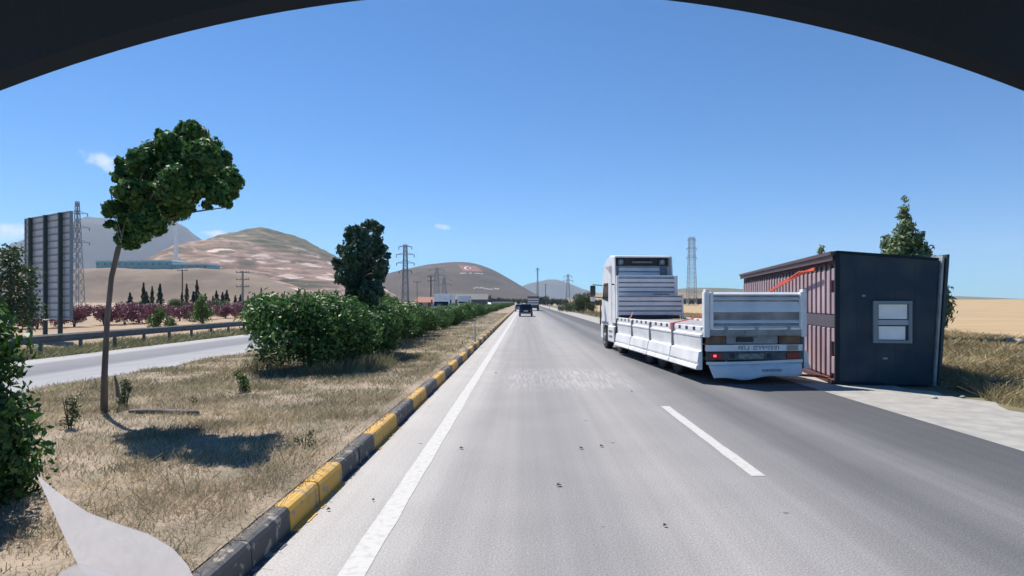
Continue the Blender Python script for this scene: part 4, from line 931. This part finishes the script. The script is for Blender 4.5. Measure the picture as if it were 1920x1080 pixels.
# young bright trees in front of it
def young(px, py, h, r, label, n=1500, leaf=L_lime, size=.15):
    Y = F*CH/(py-VY); p = P(px, py, Y); z0 = 0
    cl = [(p.x+random.uniform(-r,r)*.5*(1.1-q), p.y+random.uniform(-r,r)*.4, h*q, r*(1.15-q)*.8) for q in (.3,.4,.5,.6,.72,.84,.93) for _ in range(2)]
    make_tree('young_tree', (p.x, p.y, 0), cl, n, size, leaf, [(p.x,p.y,-.1),(p.x,p.y,h*.4),(p.x,p.y,h*.8)], [.05,.04,.02], label, 'tree', limbs=5, aspect=.55)
young(380, 613, 2.6, 1.05, 'bright green young tree in front of the purple hedge, taller than its neighbour', 1900)
young(297, 620, 1.7, .75, 'short leafy sapling in front of the purple hedge, left of the bright green young tree', 900)
young(320, 619, .9, .5, 'low green clump at the foot of the short sapling before the purple hedge', 400, size=.12)
young(468, 600, 1.6, 1.2, 'spreading light green shrub at the roadside left of the large median shrub', 900)
# conifers
def conifer_mesh(h, r, n, leaf, seed, size=.22):
    rr = np.random.default_rng(seed); q = rr.random(n)**.75; z = .12*h+.88*h*q; tiers = .78+.22*np.sin(q*26+rr.uniform(0,6)); R_ = r*(1-q)**.9*tiers*(.35+.65*rr.random(n)**.5)+.03
    a = rr.uniform(0, 2*math.pi, n); R_ = R_*(1+.22*np.sin(a*3+q*9+seed))
    p = np.stack([R_*np.cos(a), R_*np.sin(a), z], 1); d = np.stack([np.cos(a), np.sin(a), np.full(n,.5)], 1)
    return leaf_mesh('crown', p, d, size, leaf, None, aspect=.4, spread=.5, droop=.4)
cons = []
for i, (h, r) in enumerate(((5.2,1.0),(4.2,1.1),(6.0,.9))):
    o = conifer_mesh(h, r, 1500, L_con, 60+i, .28); mm = MB().tube([(0,0,-.1),(0,0,h*.9)], [.1,.03], 6).build('trunk', m_barkd); cons.append((o, mm)); protos.extend((o, mm))
ci = -1
GC = 'dark conifers in a windbreak before the quarry hill'
for px in (243, 268, 272, 283, 300, 342, 352, 362, 372, 384, 397, 404, 420, 428, 440, 452, 466, 478, 492, 520, 531, 560, 573, 583, 600, 615):
    Y = 100+(px-240)*.22+random.uniform(-6,6); p = P(px+random.uniform(-3,3), 565, Y)
    ci += 1; shrub('conifer', (p.x, p.y, -.3), cons[random.randrange(3)], f'{ORD[ci]} slim dark conifer from the left in the windbreak behind the purple hedge', 'tree', GC, random.uniform(.75,1.15), random.uniform(0,6))
# rounded trees of the middle distance
rnd = [proto(2.2, 3.9, 2600, .30, L_oliv, 80, 16), proto(2.0, 3.4, 2400, .28, L_dark, 81, 16), proto(2.2, 3.0, 2200, .28, L_oliv, 82, 14)]
for px, Y, s, k, lab in ((500,95,.95,0,'round olive green tree in the windbreak left of the large shrub'),(482,98,.8,1,'dark rounded tree left of the olive green one in the windbreak'),(556,110,.75,2,'low olive tree behind the large median shrub'),(592,120,.85,0,'olive tree partly behind the blue-green tree, on its left'),(618,125,.7,1,'dark bushy tree touching the left of the blue-green tree'),
        (735,118,1.0,1,'dark tree immediately right of the blue-green tree'),(748,124,.7,2,'small tree beside the lattice pylon foot'),(718,140,1.3,1,'dark tree behind the right edge of the blue-green tree'),(862,190,.85,1,'dark tree above the second white lorry')):
    p = P(px, 565, Y); shrub('broadleaf_tree', (p.x, p.y, -.2), rnd[k], lab, 'tree', 'rounded trees of the middle distance', s*1.0, random.uniform(0,6))
# pale grey-leaved shrubs between hedge and windbreak
L_gry = Mleaf('greyish_leaves', [(.06,.07,.05),(.10,.11,.08),(.13,.12,.10)], trans=.15)
for wi, px in enumerate(range(255, 640, 24)):
    p = P(px+random.uniform(-6,6), 565, 108+random.uniform(-5,12)); shrub('low_tree', (p.x, p.y, -.2), rnd[wi % 3], f'{ORD[wi]} low dark bushy tree from the left filling the windbreak between conifers', 'tree', 'low bushy trees filling the windbreak', random.uniform(.55,.8), random.uniform(0,6))
gs = proto(1.8, 1.9, 1500, .22, L_gry, 90, 12)
for qi, (px, Y) in enumerate(((395,84),(415,88),(437,90),(262,76),(245,74),(455,92))):
    p = P(px, 565, Y); shrub('grey_shrub', (p.x, p.y, -.2), gs, f'{ORD[[2,3,4,1,0,5][qi]]} greyish shrub from the left, between the purple hedge and the windbreak', 'shrub', 'greyish shrubs behind the purple hedge', random.uniform(.8,1.1), random.uniform(0,6))
# trees along the road in the distance
ft = [proto(3.0, 4.2, 1500, .5, L_con, 92, 12), proto(3.0, 5.0, 1500, .5, L_oliv, 93, 12)]
GD = 'distant trees where the road meets the hills'
for di, (px, Y, s) in enumerate(((900,330,1.0),(912,300,1.35),(926,320,1.0),(938,330,1.05),(949,340,.95),(960,360,1.0),(972,380,1.0),(888,300,.8),(875,280,.9),(985,420,1.0))):
    p = P(px, 565, Y); shrub('distant_tree', (p.x, p.y, -.2), ft[0], f'{ORD[[2,3,4,5,6,7,8,1,0,9][di]]} dark tree from the left in the far clump left of the road end', 'tree', GD, s, random.uniform(0,6))
for di, (px, Y, s) in enumerate(((1014,330,1.1),(1022,300,1.2),(1034,270,.9),(1046,250,.85),(1058,240,.8))):
    p = P(px, 565, Y); shrub('distant_tree', (p.x, p.y, -.2), ft[0], f'{ORD[di]} dark tree from the left in the far clump right of the road end', 'tree', GD, s, random.uniform(0,6))
for px, Y, s, lab in ((1062,118,.80,'leftmost of the wind-blown green trees beside the right shoulder, left of the lorry cab'),(1076,112,.92,'middle wind-blown green tree beside the right shoulder'),(1093,108,1.08,'tallest wind-blown green tree on the right roadside, nearest the lorry cab'),(1104,112,.8,'low green tree just left of the lorry mirror')):
    p = P(px, 565, Y); shrub('windblown_tree', (p.x, p.y, -.2), rnd[2] if s < 1 else rnd[0], lab, 'tree', 'wind-blown trees on the right roadside', s*.98, random.uniform(0,6))
for di, px in enumerate(range(1112, 1345, 9)):
    p = P(px, 565, 265+random.uniform(-10,10)); shrub('hedge_tree', (p.x, p.y, -.2 if px < 1200 else .4), ft[0], f'{ORD[di]} dark tree from the left in the low belt across the far right field', 'tree', 'low tree belt across the far right field', random.uniform(.62,.8), random.uniform(0,6))
# pine behind the tipped cabin, and the top of another
def pine(px, Y, h, r, label, n=7000):
    p = P(px, 565, Y); R = empty('pine_tree', (p.x, p.y, 0)); tag(R, label, 'tree')
    cl = []
    for q in np.linspace(.2, .985, 20):
        k = max(1, int(7*(1-q)+1)); rr_ = r*(1-q)**1.0+.05
        for j in range(k):
            a = j*2*math.pi/k+q*9+random.uniform(-.3,.3); cl.append((rr_*.66*math.cos(a), rr_*.66*math.sin(a), h*q+random.uniform(-.1,.1), .13+.36*rr_))
    cl = [(a,b,c,r_*1.25) for a,b,c,r_ in cl]; pp, d = clump_points(cl, int(n*3), shell=.3); leaf_mesh('crown', pp, d, .26, L_pine, R, aspect=.38, spread=.5, axis=(.2,0,.9))
    MB().tube([(0,0,-.2),(0,0,h*.95)], [.16,.03], 8).build('trunk', m_bark, R)
pine(1700, 30, 6.95, 2.1, 'tall bright green pine rising behind the tipped cabin')
pine(1662, 31, 5.3, .85, 'shorter pine touching the left side of the tall one behind the cabin', 2500)
pine(1541, 38, 5.4, 1.3, 'pine whose top just shows over the middle of the cabin', 3000)
for o in protos: bpy.data.objects.remove(o)
# ------------------------------------------------------------------ roadside structures
m_galv = M('galvanised_steel', (.36,.37,.38), .5, metal=.5, var=.3, scale=3)
m_conc = M('concrete_pole', (.38,.36,.33), .9, var=.25, scale=4)
m_lat = M('lattice_steel', (.24,.25,.28), .7)
# guardrail beyond the far carriageway, posts and beam
m_galvd = M('weathered_rail', (.15,.155,.16), .7, var=.3, scale=3)
G = empty('guardrail', (-17.3, 10, 0)); tag(G, 'long grey steel guardrail along the outer edge of the far carriageway', 'guardrail')
m = MB(); m.prism([(0,.44),(.06,.48),(.0,.55),(.0,.62),(.06,.69),(0,.75),(-.02,.75),(-.02,.44)], -8, 190); m.build('rail', m_galvd, G)
m = MB()
for y in np.arange(100, 190, 2.0): m.box(-.14, -.03, y, y+.06, -.1, .70)
o = m.build('far_posts', m_galvd, G); o['kind'] = 'stuff'
for y in np.arange(0, 100, 2.0):
    MB().box(-.14, -.03, y, y+.07, -.1, .70).build('post', m_galvd, G)
# billboard seen from the back
a = P(45, 565, 34.0); b = P(130, 565, 31.0); A = Vector((a.x, a.y, 0)); Bv = Vector((b.x, b.y, 0)); d = (Bv-A); Lb = d.length; ang = math.atan2(d.y, d.x)
BB = empty('billboard', A, ang); tag(BB, 'back of a tall grey billboard with horizontal ribs and dark upright posts', 'billboard')
m_bb = M('billboard_sheet', (.66,.69,.72), .6, var=.15, scale=2); m_rib = M('billboard_rib', (.26,.29,.31), .6)
m = MB(); m.box(0, Lb, .10, .14, 1.0, 6.45); pn = m.build('panel', m_bb, BB)
m = MB(); m.box(-.02,Lb+.02,.02,.16,6.45,6.53); m.box(-.02,.04,.02,.16,1.0,6.45); m.box(Lb-.04,Lb+.02,.02,.16,1.0,6.45); m.build('frame', m_rib, BB)
m = MB(); z = 1.1
while z < 6.4: m.box(0, Lb, .045, .10, z, z+.07); m.box(0, Lb, .03, .045, z+.055, z+.07); z += .36
m.build('horizontal_ribs', m_rib, pn)
for x in (Lb*.18, Lb*.52, Lb*.84): MB().box(x-.08, x+.08, -.14, .03, -.2, 6.5).build('post', M('dark_green_post', (.045,.065,.06), .6), BB)
# lattice masts
def lattice(name, px, Y, top_py, w0, w1, label, cat='pylon', arms=(), group=None, mat=None, bar=.08, z0=-.2, panels=12, h=None):
    p = P(px, 565, Y); h = h or P(px, top_py, Y).z-z0; R = empty(name, (p.x, p.y, z0)); tag(R, label, cat, group)
    m = MB(); mt_ = mat or m_lat; cor = lambda q, i: Vector(((w0*(1-q)+w1*q)/2*((1,1,-1,-1)[i]), (w0*(1-q)+w1*q)/2*((1,-1,-1,1)[i]), h*q))
    for i in range(4): m.beam(cor(0,i), cor(1,i), bar)
    qs = [1-(1-j/panels)**1.15 for j in range(panels+1)]
    for j in range(panels):
        for i in range(4):
            m.beam(cor(qs[j],i), cor(qs[j+1],(i+1)%4), bar*.6); m.beam(cor(qs[j+1],i), cor(qs[j],(i+1)%4), bar*.6); m.beam(cor(qs[j+1],i), cor(qs[j+1],(i+1)%4), bar*.6)
    m.build('mast', mt_, R)
    for zq, ln in arms:
        m = MB(); z = h*zq
        for s in (-1, 1):
            m.beam((0,0,z),(s*ln,0,z), bar*.9); m.beam((0,0,z+ln*.28),(s*ln,0,z), bar*.7); m.beam((s*ln*.5,0,z),(s*ln*.5,0,z+ln*.14), bar*.5)
        ar = m.build('cross_arm', mt_, R)
        for s in (-1, 1): MB().lathe([(-.9*bar*6,bar*.7),(0,bar*.7)], (s*ln,0,z), axis='z', n=8).build('insulator', m_ins, ar)
    return R
m_ins = M('insulator_brown', (.12,.08,.06), .4); m_hz = M('pale_lattice', (.30,.33,.36), .7)
lattice('pylon', 145, 66, 378, 1.1, .25, 'slim lattice pole standing just right of the billboard back', arms=((.90,1.1),(.78,1.3),(.66,1.3)), mat=m_hz, bar=.06)
lattice('pylon', 760, 152, 459, 1.6, .7, 'lattice pylon with many cross arms right of the blue-green tree', arms=((.97,1.6),(.85,2.2),(.72,2.2),(.60,1.5)), bar=.13)
lattice('pylon', 819, 255, 502, 3.2, .8, 'lattice pylon in front of the emblem hill, left of its neighbour', arms=((.95,3),(.80,3.5),(.66,3.5)), mat=m_hz, bar=.13)
lattice('pylon', 833, 262, 520, 3.0, .8, 'shorter lattice pylon in front of the emblem hill, right of its neighbour', arms=((.93,2.6),(.75,3)), mat=m_hz, bar=.13)
lattice('pylon', 1008, 300, 502, 1.0, .3, 'thin dark mast standing over the road end right of the brown hill', arms=((.97,.7),), bar=.16, panels=9)
lattice('pylon', 1065, 640, 514, 5, 1.2, 'faint distant pylon between the road end and the lorry cab', arms=((.93,4),(.78,5)), mat=m_hz, bar=.35, panels=8)
lattice('pylon', 1297, 240, 445, 3.4, 1.9, 'tall hazy lattice tower seen between the lorry cab and the raised tailgate', arms=((.97,1.5),(.84,2.0),(.71,2.0)), mat=m_hz, bar=.13, panels=16)
# utility poles
def pole(px, Y, top, label, mat, arms=1, r=.14, name='utility_pole', z0=-.3):
    p = P(px, 565, Y); h = P(px, top, Y).z-z0; R = empty(name, (p.x, p.y, z0)); tag(R, label, 'pole')
    MB().tube([(0,0,0),(0,0,h)], [r,r*.7], 8).build('shaft', mat, R)
    for k in range(arms):
        z = h-.25-k*1.1; m = MB(); m.box(-1.0, 1.0, -.06, .06, z-.06, z+.06); a_ = m.build('cross_arm', m_lat, R)
        for x in (-.95, -.3, .6, .95): MB().lathe([(0,.05),(.22,.06)], (x,0,z+.06), axis='z', n=8).build('insulator', m_lat, a_)
    return R
pole(342, 120, 505, 'brown wooden utility pole below the teal factory sheds', M('pole_wood', (.13,.095,.07), .9), 1)
pole(455, 95, 508, 'pale concrete utility pole with crossed arms left of the large shrub', m_conc, 3, .2)
pole(808, 170, 517, 'dark pole with stubby arms left of the first oncoming lorry', M('pole_dark', (.07,.06,.055), .9), 2, .22)
pole(782, 165, 527, 'pale concrete pole behind the red-roofed house', m_conc, 1, .16)
pole(1023, 330, 533, 'short dark pole right of the thin mast at the road end', M('pole_dark', (.07,.06,.055), .9), 1, .22)
pole(1126, 52, 572, 'short rusty brown post beside the shoulder left of the lorry cab', M('post_rust', (.16,.08,.04), .9), 0, .07, 'marker_post')
# white flag mast on the hill
p = P(330, 565, 1080); gz = float(left_hills(np.array([p.x]), np.array([1080.0]))[0]); h = P(330, 392, 1080).z-gz
R = empty('tall_mast', (p.x, p.y, gz-2)); tag(R, 'very tall white mast on the ridge behind the wind-bent tree', 'mast')
MB().tube([(0,0,0),(0,0,h+2)], [3.2,2.4], 12).build('shaft', M('mast_white', (.80,.80,.80), .5), R); MB().tube([(0,0,0),(0,0,4)], [7,5], 12).build('plinth', m_conc, R)
# teal factory sheds on the bench
m_teal = M('teal_sheet', (.06,.36,.37), .5, col2=(.05,.28,.30), scale=.3, stretch=(1,1,.1)); m_roofw = M('pale_shed_roof', (.62,.64,.65), .5)
def shed(x0, x1, py0, py1, Y, label):
    a = P(x0, py1, Y); b = P(x1, py0, Y); gz = a.z-1.5; w = b.x-a.x; hh = b.z-gz
    R = empty('factory_shed', (a.x, a.y, gz)); tag(R, label, 'building')
    wl = MB().box(0, w, 0, 38, 0, hh).build('wall', m_teal, R)
    m = MB(); n = int(w/5)
    for i in range(n): m.box(i*w/n+.25, i*w/n+.55, -.12, -.02, 0, hh)
    m.build('wall_ribs', M('teal_rib', (.05,.26,.28), .5), wl)
    m = MB()
    for i in range(0, n, 2): m.box(i*w/n+1.2, i*w/n+4.2, -.10, -.01, hh*.55, hh*.72)
    m.build('window_band', m_glass, wl)
    m = MB(); m.prism([(-1.2,hh),(-1.2,hh+2.3),(19,hh+2.8),(39,hh+2.3),(39,hh)], -.8, w+.8, axis='x'); m.build('roof', m_roofw, R)
    MB().box(w*.45, w*.45+5, -.25, -.13, 0, 5).build('door', m_gry, wl)
shed(180, 322, 490, 502, 895, 'long teal factory shed with white roof edge, left of the shorter one')
shed(324, 388, 496, 505, 890, 'shorter teal factory shed adjoining the right end of the long one')
# red-roofed house
p = P(780, 565, 165); R = empty('small_house', (p.x, p.y, 0)); tag(R, 'small low house with a red tiled roof above the shrubs, left of the oncoming lorries', 'house')
wl = MB().box(0, 5.4, 0, 7, -.2, 1.75).build('wall', M('plaster', (.42,.37,.31), .9), R)
MB().prism([(-.4,1.7),(3.5,3.15),(7.4,1.7)], -.4, 5.8, axis='x').build('roof', M('red_tiles', (.36,.13,.085), .8, var=.3, scale=2), R)
MB().box(.8, 1.7, -.05, .03, .7, 1.5).build('window', m_glass, R); MB().box(3.2, 4.0, -.05, .03, -.1, 1.6).build('door', M('door_brown', (.12,.07,.04), .6), R)
# sheds with dark roofs behind the second lorry
for px, w, lab in ((858, 12, 'low dark-roofed shed behind the second oncoming lorry'),):
    p = P(px-10, 565, 215); R = empty('farm_shed', (p.x, p.y, 0)); tag(R, lab, 'building')
    MB().box(0, w, 0, 8, -.2, 2.6).build('wall', M('shed_wall', (.12,.13,.13), .9), R); MB().prism([(-.4,2.6),(4,4.6),(8.4,2.6)], -.5, w+.5, axis='x').build('roof', M('shed_roof', (.07,.08,.085), .7), R)
# pale wall at the road end, left
p = P(912, 565, 300); q = P(962, 565, 340); m = MB(); m.beam((p.x, p.y, .9), (q.x, q.y, .9), .3, 1.8); tag(m.build('low_wall', M('pale_wall', (.45,.47,.44), .8)), 'long pale green-white wall at the far end of the shrub row', 'wall')
# delineator post on the median, marker discs on the right
Y = F*(CH-.22)/(641-VY); p = P(891, 565, Y); R = empty('delineator_post', (p.x, p.y, .15)); tag(R, 'thin pale marker post at the median edge beside the kerb', 'post')
MB().tube([(0,0,0),(0,0,.95)], [.035,.03], 8).build('shaft', M('post_cream', (.45,.43,.36), .7), R); MB().box(-.035,.035,-.045,-.034,.72,.86).build('reflector', m_wht2, R)
for px, py, Y, lab in ((1030,572,150,'small round white marker board at the right roadside, farther of the two'),(1048,574,120,'small round white marker board at the right roadside, nearer of the two')):
    p = P(px, py, Y); R = empty('marker_board', (p.x, p.y, 0)); tag(R, lab, 'sign'); MB().box(-.04,.04,-.02,.02,-.1,p.z).build('post', m_galv, R)
    MB().prism([(.30*math.cos(k*math.pi/8), p.z+.30*math.sin(k*math.pi/8)) for k in range(16)], -.06, -.03).build('board', m_wht2, R)
# ------------------------------------------------------------------ the camera's own vehicle: curved windscreen surround, dashboard, and windscreen reflections built as sheets
V = empty('vehicle_cabin', (0, 0, 1.2)); tag(V, 'dark curved windscreen surround of the vehicle the picture is taken from', 'vehicle')
m_trim = M('dark_trim', (.002,.010,.020), .7, var=.5, scale=3)
def arc(x): return CH+(VY-(-16+1.99e-4*(x/.5*F+15)**2+ (8 if x > 0 else 0)*(x/.45)**2))/F*.5-1.2
m = MB(); n = 64; vs = []
for i in range(n+1):
    x = -.62+1.24*i/n; z = arc(x); yc = .5-.12*(x/.62)**2; yc = .5
    ztop = max(z+.05, 1.16)
    vs += [(x, yc, z), (x, yc-.006, z+.010), (x, yc-.05, ztop), (x, yc+.03, ztop+.03), (x, yc+.02, z+.035)]
fs = [(i*5+j, (i+1)*5+j, (i+1)*5+(j+1)%5, i*5+(j+1)%5) for i in range(n) for j in range(5)]+[(0,1,2,3,4), tuple(n*5+j for j in (4,3,2,1,0))]
m.add(vs, fs); m.build('windscreen_surround', m_trim, V)
m = MB(); m.prism([(-.66,1.158),(-.64,1.20),(.64,1.20),(.66,1.158)], -.3, .47); m.build('roof_lining', m_trim, V)
m = MB(); m.box(-.66, .66, .30, .80, .22, .27); m.build('dashboard', M('dash_plastic', (.03,.03,.032), .6), V, bevel=.01)
# windscreen reflection of dashboard papers at the left, built as translucent sheets
m_reflection = M('reflected_paper', (.74,.70,.70), .7, var=.06, scale=4)
_n, _l, _b = nodes(m_reflection); _o = _n['Material Output']; _t = _n.new('ShaderNodeBsdfTransparent'); _x = _n.new('ShaderNodeMixShader'); _x.inputs[0].default_value = .48; _l.new(_b.outputs[0], _x.inputs[1]); _l.new(_t.outputs[0], _x.inputs[2]); _l.new(_x.outputs[0], _o.inputs[0])
def reflection(pix, Y0, lean, label, curl):
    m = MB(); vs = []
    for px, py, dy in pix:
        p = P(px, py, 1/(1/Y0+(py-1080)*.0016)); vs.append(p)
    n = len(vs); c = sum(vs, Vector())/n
    m.add(vs, [tuple(range(n))]); o = m.build('paper_reflection', m_reflection)
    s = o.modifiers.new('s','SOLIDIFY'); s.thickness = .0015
    return tag(o, label, 'reflection', 'windscreen reflections of dashboard papers')
reflection([(70,892,.12),(110,925,.11),(165,962,.10),(225,985,.09),(280,1003,.08),(325,1030,.07),(352,1060,.06),(420,1200,.02),(500,1420,0),(240,1420,0),(205,1150,.02),(170,1090,.05),(148,1062,.06),(118,1000,.09)], .50, 0, 'large pointed white windscreen reflection, built as a sheet, at the lower left corner', 0)
reflection([(108,1078,.0),(128,1064,.0),(150,1057,.0),(180,1064,.0),(220,1080,0),(300,1120,0),(330,1420,0),(40,1420,0),(80,1120,0)], .46, 0, 'small rounded white windscreen reflection, built as a sheet, in front of the large one at the bottom left edge', 0)
# ------------------------------------------------------------------ air
hz_ = MB().box(-7900, 7900, -70, 7900, -2.0, 720).build('haze', bpy.data.materials.new('haze')); tag(hz_, kind='stuff')
hm = hz_.data.materials[0]; hm.use_nodes = True; hm.node_tree.nodes.clear()
pv = hm.node_tree.nodes.new('ShaderNodeVolumePrincipled'); ho = hm.node_tree.nodes.new('ShaderNodeOutputMaterial')
pv.inputs['Color'].default_value = (.66,.80,1.0,1); pv.inputs['Density'].default_value = HAZE; pv.inputs['Anisotropy'].default_value = 0.15
hm.node_tree.links.new(pv.outputs[0], ho.inputs['Volume'])
